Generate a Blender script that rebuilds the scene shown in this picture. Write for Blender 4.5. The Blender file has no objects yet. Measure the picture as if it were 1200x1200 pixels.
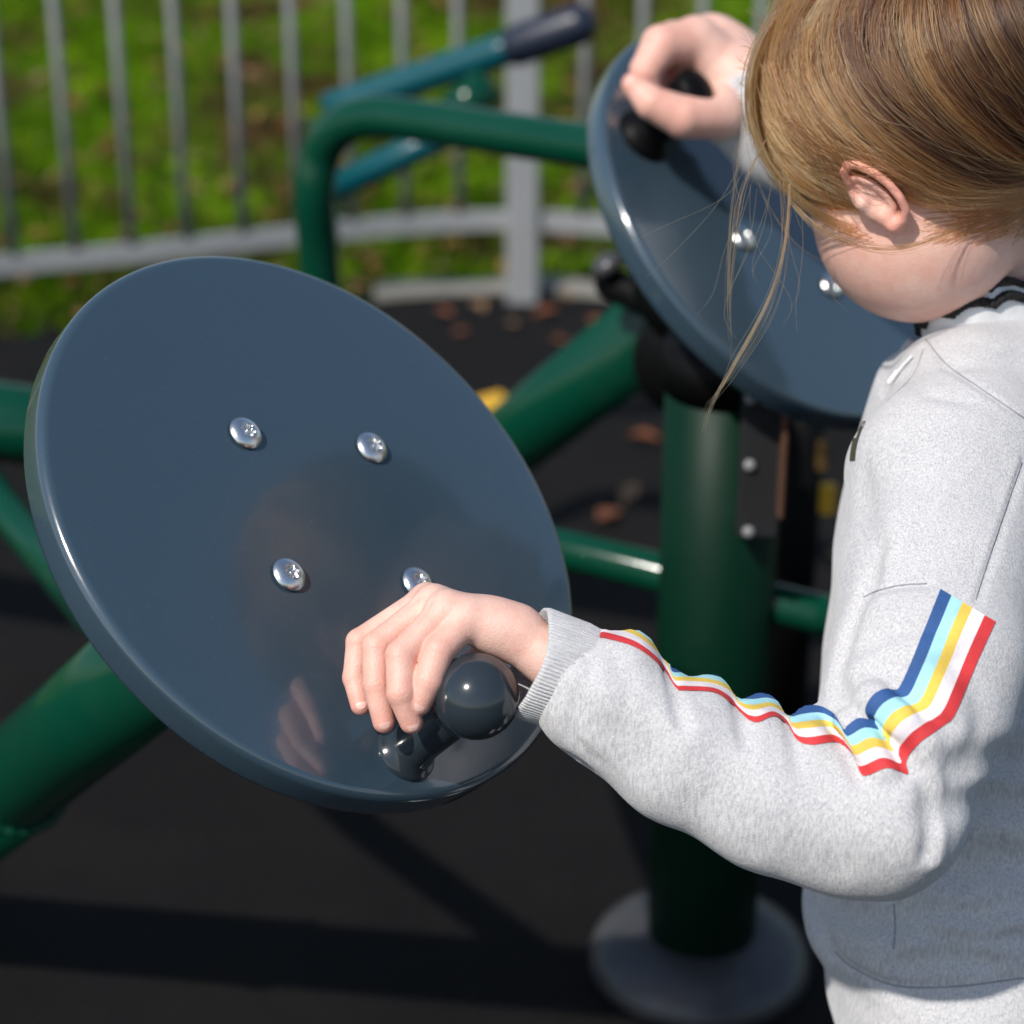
import bpy, math, random
import numpy as np
from mathutils import Vector, Matrix
from mathutils.bvhtree import BVHTree

random.seed(7)
rng = np.random.default_rng(7)
SC = bpy.context.scene
COL = SC.collection

# ------------------------------------------------------------------ camera
PITCH = math.radians(25.7); CAM_H = 1.4; FPX = 2600.0
CS, SN = math.cos(PITCH), math.sin(PITCH)
cam_data = bpy.data.cameras.new('camera')
cam_data.sensor_width = 36; cam_data.lens = 36 * FPX / 1200
cam_data.clip_start = 0.05; cam_data.clip_end = 500
cam_data.dof.use_dof = True
cam_data.dof.focus_distance = 1.37
cam_data.dof.aperture_fstop = 4.2
cam = bpy.data.objects.new('camera', cam_data); COL.objects.link(cam)
cam.location = (0, 0, CAM_H); cam.rotation_euler = (math.pi/2 - PITCH, 0, 0)
SC.camera = cam

# ------------------------------------------------------------------ sky, sun, exposure
EL = math.radians(50); AZ = math.radians(39)      # sun behind the camera, to its left
world = bpy.data.worlds.new('World'); SC.world = world; world.use_nodes = True
wn = world.node_tree.nodes; wl = world.node_tree.links
sky = wn.new('ShaderNodeTexSky'); sky.sky_type = 'NISHITA'; sky.sun_disc = False
sky.sun_elevation = EL; sky.sun_rotation = math.pi + AZ; sky.air_density = 1.2; sky.dust_density = 1.0; sky.ozone_density = 1.6
wl.new(sky.outputs[0], wn['Background'].inputs[0])
wn['Background'].inputs[1].default_value = 0.115
sun_d = bpy.data.lights.new('sun', 'SUN'); sun_d.energy = 4.3; sun_d.angle = math.radians(1.1)
sun_d.color = (1.0, 0.95, 0.88)
sun = bpy.data.objects.new('sun', sun_d); COL.objects.link(sun)
to_sun = Vector((-math.sin(AZ)*math.cos(EL), -math.cos(AZ)*math.cos(EL), math.sin(EL)))
sun.rotation_euler = to_sun.to_track_quat('Z', 'Y').to_euler(); sun.location = (-2, -3, 4)
vs = SC.view_settings
vs.view_transform = 'Standard'; vs.look = 'None'; vs.exposure = -0.12; vs.gamma = 1.0
vs.use_curve_mapping = False

# ------------------------------------------------------------------ geometry helpers
def K(k):                                          # camera-axes point -> world
    k = np.asarray(k, float)
    x, y, z = k[..., 0], k[..., 1], k[..., 2]
    return np.stack([x, y*SN - z*CS, CAM_H + y*CS + z*SN], -1)
def KD(k): return K(k) - np.array([0, 0, CAM_H])
def P(u, v, d): return K(((u-600)/FPX*d, (600-v)/FPX*d, -d))
def PR(px, d): return px/FPX*d
def nrm(v): v = np.asarray(v, float); return v/np.linalg.norm(v)

def tag(o, label=None, cat=None, group=None, kind=None):
    if label: o['label'] = label
    if cat: o['category'] = cat
    if group: o['group'] = group
    if kind: o['kind'] = kind
    return o
def empty(name, loc, label=None, cat=None, group=None):
    o = bpy.data.objects.new(name, None); COL.objects.link(o); o.location = loc
    o.empty_display_size = .05
    return tag(o, label, cat, group)
def link(name, me, parent=None):
    o = bpy.data.objects.new(name, me); COL.objects.link(o)
    if parent is not None:
        o.parent = parent
        o.matrix_parent_inverse = abs_mat(parent).inverted()
    return o
def abs_mat(o):
    m = Matrix.LocRotScale(o.location, o.rotation_euler, o.scale)
    if o.parent is not None: m = abs_mat(o.parent) @ o.matrix_parent_inverse @ m
    return m
def mesh(name, V, Fc, mat, parent=None, smooth=True):
    me = bpy.data.meshes.new(name)
    V = np.asarray(V, float)
    if isinstance(Fc, np.ndarray):
        n = Fc.shape[1]
        me.vertices.add(len(V)); me.vertices.foreach_set('co', V.ravel())
        me.loops.add(Fc.size); me.loops.foreach_set('vertex_index', Fc.ravel().astype(np.int32))
        me.polygons.add(len(Fc)); me.polygons.foreach_set('loop_start', np.arange(0, Fc.size, n, dtype=np.int32))
        me.update(calc_edges=True)
    else:
        me.from_pydata([tuple(v) for v in V], [], Fc)
    if smooth: me.polygons.foreach_set('use_smooth', np.ones(len(me.polygons), bool))
    if mat:
        for m in (mat if isinstance(mat, (list, tuple)) else [mat]): me.materials.append(m)
    me.update()
    return link(name, me, parent)

def smooth_path(pts, n=8):
    pts = np.asarray(pts, float)
    if len(pts) < 3:
        t = np.linspace(0, 1, n+1)[:, None]; return pts[0]*(1-t) + pts[-1]*t
    q = np.vstack([2*pts[0]-pts[1], pts, 2*pts[-1]-pts[-2]]); out = []
    for i in range(1, len(q)-2):
        for t in np.linspace(0, 1, n, endpoint=False):
            a, b, c, d = q[i-1], q[i], q[i+1], q[i+2]
            out.append(.5*((2*b)+(-a+c)*t+(2*a-5*b+4*c-d)*t*t+(-a+3*b-3*c+d)*t**3))
    out.append(pts[-1]); return np.array(out)

def tube_geo(path, r, sides=24, caps=True, roundcap=False):
    path = np.asarray(path, float); n = len(path)
    r = np.full(n, r) if np.isscalar(r) else np.asarray(r, float)
    if roundcap:
        def cap(p, q, rr):
            d = nrm(p-q); return [p + d*rr*math.sin(a) for a in (1.5, 1.1, .7, .35)], [rr*math.cos(a) for a in (1.5, 1.1, .7, .35)]
        a, ra = cap(path[0], path[1], r[0]); b, rb = cap(path[-1], path[-2], r[-1])
        path = np.vstack([a, path, b[::-1]]); r = np.r_[ra, r, rb[::-1]]; n = len(path)
    T = np.gradient(path, axis=0); T /= np.linalg.norm(T, axis=1)[:, None] + 1e-12
    ref = np.array([0, 0, 1.]) if abs(T[0][2]) < .9 else np.array([1., 0, 0])
    N = nrm(np.cross(T[0], ref)); V = []; Fc = []
    th = np.linspace(0, 2*np.pi, sides, endpoint=False)
    for i in range(n):
        N = nrm(N - T[i]*np.dot(N, T[i])); B = np.cross(T[i], N)
        V.append(path[i] + r[i]*(np.cos(th)[:, None]*N + np.sin(th)[:, None]*B))
    V = np.vstack(V)
    for i in range(n-1):
        for j in range(sides):
            k = (j+1) % sides
            Fc.append((i*sides+j, i*sides+k, (i+1)*sides+k, (i+1)*sides+j))
    if caps: Fc.append(tuple(range(sides-1, -1, -1))); Fc.append(tuple((n-1)*sides+j for j in range(sides)))
    return V, Fc
def tube(name, path, r, mat, parent=None, sides=28, roundcap=False):
    V, Fc = tube_geo(path, r, sides, True, roundcap)
    o = mesh(name, V, Fc, mat, parent)
    return o
def frame(n, up=(0, 0, 1)):
    n = nrm(n)
    if abs(np.dot(n, up)) > .99: up = (0, 1, 0) if abs(n[1]) < .9 else (1, 0, 0)
    a = nrm(np.cross(up, n)); return a, np.cross(n, a), n
def lathe_geo(prof, C, n, sides=64, up=(0, 0, 1)):
    a, b, n = frame(n, up); C = np.asarray(C, float)
    th = np.linspace(0, 2*np.pi, sides, endpoint=False); V = []; Fc = []
    for (r, z) in prof: V.append(C + n*z + r*(np.cos(th)[:, None]*a + np.sin(th)[:, None]*b))
    V = np.vstack(V)
    for i in range(len(prof)-1):
        for j in range(sides):
            k = (j+1) % sides
            Fc.append((i*sides+j, i*sides+k, (i+1)*sides+k, (i+1)*sides+j))
    Fc.append(tuple(range(sides-1, -1, -1))); Fc.append(tuple((len(prof)-1)*sides+j for j in range(sides)))
    return V, Fc
def lathe(name, prof, C, n, mat, parent=None, sides=64):
    V, Fc = lathe_geo(prof, C, n, sides); return mesh(name, V, Fc, mat, parent)
def arc(cx, cz, r, a0, a1, n=6):
    return [(cx + r*math.cos(a), cz + r*math.sin(a)) for a in np.linspace(a0, a1, n)]
def box_geo(c, sx, sy, sz, R=None):
    R = np.eye(3) if R is None else R
    V = [np.asarray(c)+R@np.array([x*sx/2, y*sy/2, z*sz/2]) for z in (-1, 1) for y in (-1, 1) for x in (-1, 1)]
    return V, [(0, 2, 3, 1), (4, 5, 7, 6), (0, 1, 5, 4), (2, 6, 7, 3), (0, 4, 6, 2), (1, 3, 7, 5)]
def bevel(o, w, seg=2):
    m = o.modifiers.new('bevel', 'BEVEL'); m.width = w; m.segments = seg; m.limit_method = 'ANGLE'; return o

# ------------------------------------------------------------------ signed-distance modelling (for the body and clothes)
def smin(a, b, k):
    h = np.clip(.5 + .5*(b-a)/k, 0, 1); return b*(1-h) + a*h - k*h*(1-h)
def smax(a, b, k): return -smin(-a, -b, k)
def cone(p, a, b, r1, r2):
    a = np.asarray(a, float); b = np.asarray(b, float); ab = b-a
    t = np.clip(((p-a)@ab)/(ab@ab), 0, 1)
    return np.linalg.norm(p-(a+t[:, None]*ab), axis=1) - (r1+(r2-r1)*t)
def ell(p, c, ax, rad):
    q = (p-np.asarray(c))@np.asarray(ax).T
    rad = np.asarray(rad, float)
    k0 = np.linalg.norm(q/rad, axis=1); k1 = np.linalg.norm(q/rad**2, axis=1)+1e-9
    return k0*(k0-1)/k1
def sphere(p, c, r): return np.linalg.norm(p-np.asarray(c), axis=1)-r
def chain(p, pts, k):
    d = None
    for (a, ra), (b, rb) in zip(pts[:-1], pts[1:]):
        e = cone(p, a, b, ra, rb); d = e if d is None else smin(d, e, k)
    return d
def poly_dist(p, pts):
    d = np.full(len(p), 9.)
    for a, b in zip(pts[:-1], pts[1:]):
        ab = b-a; t = np.clip(((p-a)@ab)/(ab@ab+1e-12), 0, 1)
        d = np.minimum(d, np.linalg.norm(p-(a+t[:, None]*ab), axis=1))
    return d
def near_poly(p, pts, reach):                      # distances only where they matter
    pts = np.asarray(pts); lo, hi = pts.min(0)-reach, pts.max(0)+reach
    m = ((p > lo) & (p < hi)).all(1); d = np.full(len(p), 9.)
    if m.any(): d[m] = poly_dist(p[m], pts)
    return d
def surf(fn, lo, hi, h, B=8, margin=1.15):
    lo = np.asarray(lo, float); hi = np.asarray(hi, float)
    H = h*B; N = np.ceil((hi-lo)/H).astype(int)
    g = np.stack(np.meshgrid(*[np.arange(n) for n in N], indexing='ij'), -1).reshape(-1, 3)
    d = np.concatenate([fn(lo+(c+.5)*H) for c in np.array_split(g, max(1, len(g)//200000))])
    g = g[np.abs(d) < H*margin]
    o = np.stack(np.meshgrid(*[np.arange(B+1)]*3, indexing='ij'), -1).reshape(-1, 3)
    cells = []; verts = []; vals = []
    dim = N*B+2
    key = lambda c: (c[:, 0]*dim[1]+c[:, 1])*dim[2]+c[:, 2]
    corner = np.array([(x, y, z) for x in (0, 1) for y in (0, 1) for z in (0, 1)])
    for ch in np.array_split(g, max(1, len(g)//400)):
        idx = ch[:, None]*B + o[None]
        D = fn(lo + idx.reshape(-1, 3)*h).reshape(len(ch), B+1, B+1, B+1)
        cv = np.stack([D[:, x:x+B, y:y+B, z:z+B] for x, y, z in corner], -1)
        s = (cv < 0); act = s.any(-1) & ~s.all(-1)
        bi, i, j, k = np.nonzero(act)
        cells.append(ch[bi]*B + np.stack([i, j, k], -1)); vals.append(cv[bi, i, j, k])
    cells = np.concatenate(cells); vals = np.concatenate(vals)
    acc = np.zeros((len(cells), 3)); cnt = np.zeros(len(cells))
    for a in range(8):
        for b in range(a+1, 8):
            if np.abs(corner[a]-corner[b]).sum() != 1: continue
            va, vb = vals[:, a], vals[:, b]; m = (va < 0) != (vb < 0)
            t = np.where(m, va/np.where(m, va-vb, 1), 0)
            acc += m[:, None]*(corner[a] + t[:, None]*(corner[b]-corner[a])); cnt += m
    V = lo + (cells + acc/cnt[:, None])*h
    ks = key(cells); od = np.argsort(ks); sk = ks[od]; Fs = []
    def find(c):
        q = key(c); i = np.clip(np.searchsorted(sk, q), 0, len(sk)-1)
        return np.where(sk[i] == q, od[i], -1)
    for ax in range(3):
        b = [4, 2, 1][ax]; va, vb = vals[:, 0], vals[:, b]; m = (va < 0) != (vb < 0)
        c = cells[m]; e1 = np.eye(3, dtype=int)[(ax+1) % 3]; e2 = np.eye(3, dtype=int)[(ax+2) % 3]
        q = np.stack([find(c), find(c-e1), find(c-e1-e2), find(c-e2)], 1)
        ok = (q >= 0).all(1); q = q[ok]; fl = (va[m] < 0)[ok]
        q[~fl] = q[~fl][:, ::-1]; Fs.append(q)
    return V, np.concatenate(Fs)
def bvh_of(V, Fc): return BVHTree.FromPolygons([tuple(v) for v in V], [tuple(int(i) for i in f) for f in Fc])
def hit(bvh, u, v):
    o = Vector((0, 0, CAM_H)); d = Vector(P(u, v, 1)) - o
    r = bvh.ray_cast(o, d.normalized()); return None if r[0] is None else (np.array(r[0]), np.array(r[1]))

# ------------------------------------------------------------------ materials
def new_mat(name):
    m = bpy.data.materials.new(name); m.use_nodes = True
    return m, m.node_tree.nodes, m.node_tree.links, m.node_tree.nodes['Principled BSDF']
def setp(b, **kw):
    for k, v in kw.items():
        b.inputs[k.replace('_', ' ')].default_value = v
def coords(nd, lk, scale=(1, 1, 1), out='Object', rot=(0, 0, 0)):
    tc = nd.new('ShaderNodeTexCoord'); mp = nd.new('ShaderNodeMapping')
    mp.inputs['Scale'].default_value = scale; mp.inputs['Rotation'].default_value = rot
    lk.new(tc.outputs[out], mp.inputs[0]); return mp.outputs[0]
def noise(nd, lk, co, scale, detail=4, rough=.55):
    n = nd.new('ShaderNodeTexNoise'); n.inputs['Scale'].default_value = scale
    n.inputs['Detail'].default_value = detail; n.inputs['Roughness'].default_value = rough
    lk.new(co, n.inputs['Vector']); return n.outputs[0]
def ramp(nd, lk, fac, stops):
    r = nd.new('ShaderNodeValToRGB'); e = r.color_ramp.elements
    while len(e) < len(stops): e.new(.5)
    for i, (p, c) in enumerate(stops): e[i].position = p; e[i].color = (*c, 1)
    lk.new(fac, r.inputs[0]); return r.outputs[0]
def mix(nd, lk, f, a, b, mode='MIX'):
    m = nd.new('ShaderNodeMix'); m.data_type = 'RGBA'; m.blend_type = mode
    for s, v in ((0, f), (6, a), (7, b)):
        if hasattr(v, 'links'): lk.new(v, m.inputs[s])
        else: m.inputs[s].default_value = v if s == 0 else (*v, 1)
    return m.outputs[2]
def bump(nd, lk, b, h, dist, strength=1.0):
    n = nd.new('ShaderNodeBump'); n.inputs['Distance'].default_value = dist; n.inputs['Strength'].default_value = strength
    lk.new(h, n.inputs['Height']); lk.new(n.outputs[0], b.inputs['Normal']); return n

def paint(name, col, rough, dirt=.15, peel=.0002, coat=0.0, ior=1.5, smudge=0.0, spec=.5):
    m, nd, lk, b = new_mat(name)
    co = coords(nd, lk); n1 = noise(nd, lk, co, 9, 5); n2 = noise(nd, lk, co, 160, 3)
    c = mix(nd, lk, ramp(nd, lk, n1, [(.45, (0, 0, 0)), (.8, (dirt,)*3)]), col, tuple(min(1, x*1.5+.03) for x in col))
    lk.new(c, b.inputs['Base Color'])
    r = nd.new('ShaderNodeMapRange'); r.inputs[3].default_value = rough*.85; r.inputs[4].default_value = rough*1.2
    lk.new(n1, r.inputs[0]); lk.new(r.outputs[0], b.inputs['Roughness'])
    if smudge:                                     # handling marks, dust specks and hairline scratches
        sm_ = ramp(nd, lk, noise(nd, lk, co, 38, 8, .7), [(.5, (0, 0, 0)), (.8, (smudge,)*3)])
        sc_ = ramp(nd, lk, noise(nd, lk, coords(nd, lk, (30, 900, 700), rot=(.4, .7, .9)), 1, 2), [(.72, (0, 0, 0)), (.76, (smudge*2.2,)*3)])
        sp_ = ramp(nd, lk, noise(nd, lk, co, 520, 2), [(.70, (0, 0, 0)), (.76, (.35, .35, .35))])
        a1 = mix(nd, lk, 1.0, sm_, sc_, 'ADD'); ad = nd.new('ShaderNodeMath'); ad.operation = 'ADD'
        lk.new(r.outputs[0], ad.inputs[0]); lk.new(a1, ad.inputs[1]); lk.new(ad.outputs[0], b.inputs['Roughness'])
        c = mix(nd, lk, sp_, c, (.16, .16, .16)); lk.new(c, b.inputs['Base Color'])
    b.inputs['Specular IOR Level'].default_value = spec
    setp(b, IOR=ior, Coat_Weight=coat, Coat_Roughness=.05); bump(nd, lk, b, n2, peel, .5)
    return m
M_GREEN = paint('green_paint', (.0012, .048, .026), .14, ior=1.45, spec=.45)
M_PILLAR = paint('shaded_green_paint', (.0005, .020, .010), .48, spec=.16)  # same green as the tubes, darkened: the pillar's shade is in the colour
M_TEAL = paint('teal_paint', (.002, .075, .095), .3, spec=.35)
M_SLATE = paint('slate_enamel', (.037, .066, .092), .17, dirt=.03, peel=.00012, coat=1.0, ior=1.7, smudge=.12)
M_BALL = paint('ball_plastic', (.024, .034, .043), .14, dirt=.05, peel=.00005, coat=.3)
M_BLACK = paint('black_rubber', (.0035, .0035, .004), .5, dirt=.05, spec=.12)
M_GRIP = paint('navy_grip', (.012, .017, .035), .35)
M_GALV = paint('galvanised_steel', (.30, .31, .32), .5)
M_BAR = paint('weathered_zinc', (.27, .275, .28), .5)
M_PLATE = paint('charcoal_plate', (.022, .023, .025), .6, spec=.25)
M_YEL = paint('yellow_paint', (.75, .42, .03), .5)
M_BASE = paint('base_cover_metal', (.055, .055, .06), .36, dirt=.9); setp(M_BASE.node_tree.nodes['Principled BSDF'], Metallic=.3)
def steel():
    m, nd, lk, b = new_mat('screw_steel'); setp(b, Metallic=1.0, Roughness=.27); b.inputs['Base Color'].default_value = (.88, .87, .85, 1)
    bump(nd, lk, b, noise(nd, lk, coords(nd, lk), 900, 3), .0002, .6); return m
M_STEEL = steel()
def skin():
    m, nd, lk, b = new_mat('skin')
    co = coords(nd, lk); n = noise(nd, lk, co, 35, 5); n2 = noise(nd, lk, co, 700, 3)
    at = nd.new('ShaderNodeAttribute'); at.attribute_name = 'flush'
    c = ramp(nd, lk, n, [(.3, (.79, .47, .38)), (.7, (.85, .58, .48))])
    bl = ramp(nd, lk, noise(nd, lk, co, 120, 5, .65), [(.42, (0, 0, 0)), (.72, (.45, .45, .45))]); c = mix(nd, lk, bl, c, (.74, .36, .29))
    c = mix(nd, lk, at.outputs['Fac'], c, (.72, .26, .19))
    lk.new(c, b.inputs['Base Color']); setp(b, Roughness=.48)
    b.inputs['Subsurface Weight'].default_value = .18; b.inputs['Subsurface Radius'].default_value = (.9, .35, .2)
    b.inputs['Subsurface Scale'].default_value = .004
    vo = nd.new('ShaderNodeTexVoronoi'); vo.feature = 'DISTANCE_TO_EDGE'; vo.inputs['Scale'].default_value = 620; lk.new(coords(nd, lk, (1, 1.6, 1), rot=(.3, .2, .5)), vo.inputs[0])
    bq = bump(nd, lk, b, n2, .0006, .6); bv = nd.new('ShaderNodeBump'); bv.inputs['Distance'].default_value = .00035; bv.inputs['Strength'].default_value = .45
    lk.new(vo.outputs[0], bv.inputs['Height']); lk.new(bv.outputs[0], bq.inputs['Normal']); return m
M_SKIN = skin()
def simple(name, col, rough=.5, **kw):
    m, nd, lk, b = new_mat(name); n = noise(nd, lk, coords(nd, lk), 60, 4)
    lk.new(ramp(nd, lk, n, [(.3, tuple(x*.85 for x in col)), (.7, tuple(min(1, x*1.12) for x in col))]), b.inputs['Base Color'])
    setp(b, Roughness=rough, **kw); bump(nd, lk, b, noise(nd, lk, coords(nd, lk), 400, 3), .0006, .5); return m
M_NAIL = simple('nail', (.82, .50, .43), .4)
def jersey(name, dark, light, rib=False):
    m, nd, lk, b = new_mat(name)
    a = noise(nd, lk, coords(nd, lk, (1100, 1100, 170), rot=(0, .12, 0)), 1, 3, .6)
    a2 = noise(nd, lk, coords(nd, lk, (750, 750, 95), rot=(0, -.1, 0)), 1, 3, .6)
    a3 = noise(nd, lk, coords(nd, lk), 22, 3)
    c1 = ramp(nd, lk, a, [(.30, dark), (.62, light)]); c2 = ramp(nd, lk, a2, [(.32, dark), (.6, light)])
    c = mix(nd, lk, .55, c1, c2); c = mix(nd, lk, .12, c, ramp(nd, lk, a3, [(.3, dark), (.7, light)]))
    lk.new(c, b.inputs['Base Color']); setp(b, Roughness=.95, Sheen_Weight=.35, Sheen_Roughness=.5)
    b.inputs['Specular IOR Level'].default_value = .15
    wv = nd.new('ShaderNodeTexVoronoi'); wv.inputs['Scale'].default_value = 1
    lk.new(coords(nd, lk, (1300, 1300, 1000)), wv.inputs[0])
    bp = bump(nd, lk, b, wv.outputs[0], .0005, .55)
    b2 = nd.new('ShaderNodeBump'); b2.inputs['Distance'].default_value = .004; b2.inputs['Strength'].default_value = .35
    lk.new(noise(nd, lk, coords(nd, lk, (1, 1, .6)), 55, 4), b2.inputs['Height']); lk.new(b2.outputs[0], bp.inputs['Normal'])
    if rib:
        g = nd.new('ShaderNodeTexGradient'); g.gradient_type = 'RADIAL'; lk.new(coords(nd, lk), g.inputs[0])
        mm = nd.new('ShaderNodeMath'); mm.operation = 'MULTIPLY'; mm.inputs[1].default_value = 2*math.pi*92; lk.new(g.outputs[1], mm.inputs[0])
        si = nd.new('ShaderNodeMath'); si.operation = 'SINE'; lk.new(mm.outputs[0], si.inputs[0])
        b3 = nd.new('ShaderNodeBump'); b3.inputs['Distance'].default_value = .0004; b3.inputs['Strength'].default_value = .8
        lk.new(si.outputs[0], b3.inputs['Height']); lk.new(b2.outputs[0], b3.inputs['Normal']); lk.new(b3.outputs[0], bp.inputs['Normal'])
    return m
M_HOOD = jersey('grey_marl', (.33, .335, .375), (.71, .695, .685))
M_RIB = jersey('grey_rib', (.44, .44, .47), (.72, .71, .705), True)
def print_mat(name, col): return simple(name, col, .75)
STRIPE = [print_mat('stripe_blue', (.025, .09, .27)), print_mat('stripe_pale_blue', (.38, .70, .76)), print_mat('stripe_yellow', (.80, .56, .09)),
          print_mat('stripe_white', (.84, .78, .80)), print_mat('stripe_red', (.66, .04, .045))]
M_LACE = simple('black_yarn', (.012, .010, .010), .8); M_WHITE = simple('white_cotton', (.78, .78, .78), .8)
M_LEG = simple('dark_leggings', (.015, .016, .02), .85); M_SHOE = simple('white_shoe', (.6, .6, .58), .5); M_SOLE = simple('sole', (.7, .7, .68), .6)
def ground_mat():
    m, nd, lk, b = new_mat('wet_pour_rubber'); co = coords(nd, lk)
    a = noise(nd, lk, co, 3, 6); v = nd.new('ShaderNodeTexVoronoi'); v.inputs['Scale'].default_value = 260; lk.new(co, v.inputs[0])
    c = ramp(nd, lk, a, [(.3, (.0030, .0026, .0028)), (.7, (.0075, .0066, .0068))])
    c = mix(nd, lk, .35, c, v.outputs['Color'], 'MULTIPLY')
    gr = ramp(nd, lk, noise(nd, lk, co, 420, 2), [(.60, (0, 0, 0)), (.72, (1, 1, 1))]); c = mix(nd, lk, gr, c, (.028, .025, .025))
    dp = ramp(nd, lk, noise(nd, lk, co, 5.5, 6, .65), [(.48, (0, 0, 0)), (.75, (.5, .5, .5))]); c = mix(nd, lk, dp, c, (.013, .0105, .009)); lk.new(c, b.inputs['Base Color']); setp(b, Roughness=.85); b.inputs['Specular IOR Level'].default_value = .2
    bump(nd, lk, b, v.outputs[0], .003, .6); return m
M_RUB = ground_mat()
def grass_mat(name, blade=False):
    m, nd, lk, b = new_mat(name); co = coords(nd, lk, out='Object')
    a = noise(nd, lk, co, 2.6, 5, .6); a2 = noise(nd, lk, co, 14, 4)
    g = ramp(nd, lk, a2, [(.3, (.030, .078, .001)), (.55, (.095, .20, .002)), (.75, (.24, .36, .008))])
    br = ramp(nd, lk, a2, [(.3, (.022, .014, .008)), (.7, (.12, .075, .03))])
    f = ramp(nd, lk, a, [(.49 if blade else .46, (0, 0, 0)), (.62 if blade else .56, (1, 1, 1))])
    lk.new(mix(nd, lk, f, g, br), b.inputs['Base Color']); setp(b, Roughness=.8); b.inputs['Specular IOR Level'].default_value = .08
    if not blade: bump(nd, lk, b, noise(nd, lk, co, 40, 5), .03)
    return m
M_GRASS = grass_mat('grass_ground'); M_BLADE = grass_mat('grass_blade', True)
M_KERB = simple('concrete_edging', (.26, .25, .22), .9)
M_LEAF = [simple('leaf_rust', (.17, .055, .02), .7), simple('leaf_tan', (.20, .12, .06), .7), simple('leaf_ochre', (.24, .14, .03), .7)]
def hair_mat():
    m = bpy.data.materials.new('hair'); m.use_nodes = True; nd = m.node_tree.nodes; lk = m.node_tree.links
    nd.clear(); out = nd.new('ShaderNodeOutputMaterial'); h = nd.new('ShaderNodeBsdfHairPrincipled')
    h.parametrization = 'COLOR'
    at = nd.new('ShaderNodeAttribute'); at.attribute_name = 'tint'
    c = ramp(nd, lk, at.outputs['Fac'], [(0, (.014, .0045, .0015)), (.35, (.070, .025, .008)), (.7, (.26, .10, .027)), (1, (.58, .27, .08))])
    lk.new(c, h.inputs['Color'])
    for n, v in (('Roughness', .32), ('Radial Roughness', .35), ('Coat', .1), ('Random Roughness', .2)):
        if n in h.inputs: h.inputs[n].default_value = v
    lk.new(h.outputs[0], out.inputs[0]); return m
M_HAIR = hair_mat()
def cap_mat():
    m, nd, lk, b = new_mat('hair_underlayer')
    n = noise(nd, lk, coords(nd, lk, (300, 300, 60)), 1, 4)
    lk.new(ramp(nd, lk, n, [(.3, (.06, .028, .012)), (.7, (.20, .10, .04))]), b.inputs['Base Color']); setp(b, Roughness=.5)
    bump(nd, lk, b, n, .002); return m
M_CAP = cap_mat()

# ================================================================== SETTING
def ground_at(u, v):                               # where a pixel's ray meets z = 0
    o = np.array([0, 0, CAM_H]); d = P(u, v, 1)-o; return o + d*(CAM_H/-d[2])
def edge_pt(u, v, z):
    o = np.array([0, 0, CAM_H]); d = P(u, v, 1)-o; return o + d*((CAM_H-z)/-d[2])
# fence line on the ground, a gentle curve
rail_h = .15
fl = np.array([edge_pt(u, v, rail_h)[:2] for u, v in ((-900, 480), (-550, 405), (-250, 345), (0, 311), (150, 297), (345, 276), (475, 263), (600, 257.5), (715, 264), (900, 279), (1100, 300), (1400, 345), (1750, 400), (2100, 470))])
fpath = smooth_path(fl, 16)
def fence_y(x): return np.interp(x, fpath[:, 0], fpath[:, 1], left=fpath[0, 1], right=fpath[-1, 1])
# rubber surface: a sheet in front of the kerb line
xs = np.linspace(-30, 30, 241)
def kerb_y(x): return fence_y(np.clip(x, fpath[0, 0], fpath[-1, 0])) + .06
V = []; Fc = []
for i, x in enumerate(xs): V += [(x, -30, 0), (x, kerb_y(x), 0)]
for i in range(len(xs)-1): Fc.append((2*i, 2*i+2, 2*i+3, 2*i+1))
tag(mesh('playground_surface', V, Fc, M_RUB, smooth=False), kind='structure')
# grass bank behind
gy = np.r_[np.linspace(0, 3, 60), np.geomspace(3.2, 300, 40)]
gx = np.r_[-300, -100, -30, np.linspace(-8, 8, 161), 30, 100, 300]
def bank_z(x, y): 
    k = np.clip((y-kerb_y(x))/.5, 0, 1)
    return -.02+.04*k+k*(.018*np.sin(x*9+y*4)+.014*np.sin(x*21-y*17)+.010*np.sin(x*47+y*39)+.008*np.sin(y*61-x*13))
V = [(x, kerb_y(x)-.10+t, bank_z(x, kerb_y(x)-.10+t)) for x in gx for t in gy]
n = len(gy); Fc = [(i*n+j, (i+1)*n+j, (i+1)*n+j+1, i*n+j+1) for i in range(len(gx)-1) for j in range(n-1)]
tag(mesh('grass_ground', V, Fc, M_GRASS), kind='structure')
# grass blades: one uncountable mass
nb = 95000
bx = rng.uniform(-1.9, 1.9, nb); bt = rng.uniform(0.02, 1, nb)**1.3*3.6
by = kerb_y(bx)+bt; bz = np.array(bank_z(bx, by))
patch = np.sin(bx*5.1+1.3)*np.sin(by*4.3+.5)+.6*np.sin(bx*11+by*7)+.5*rng.normal(size=nb)
keep = patch > -.75; bx, by, bz = bx[keep], by[keep], bz[keep]; nb = len(bx)
ang = rng.uniform(0, 2*np.pi, nb); hh = rng.uniform(.015, .06, nb); w = rng.uniform(.002, .005, nb); le = rng.normal(0, .025, (nb, 2))
base = np.stack([bx, by, bz-.004], -1); side = np.stack([np.cos(ang), np.sin(ang), 0*ang], -1)*w[:, None]
tip = base+np.stack([le[:, 0], le[:, 1], hh], -1)
V = np.stack([base-side, base+side, tip], 1).reshape(-1, 3)
tag(mesh('grass', V, np.arange(nb*3).reshape(-1, 3), M_BLADE, smooth=False), 'short green grass growing beyond the metal railing', 'grass', kind='stuff')
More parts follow.
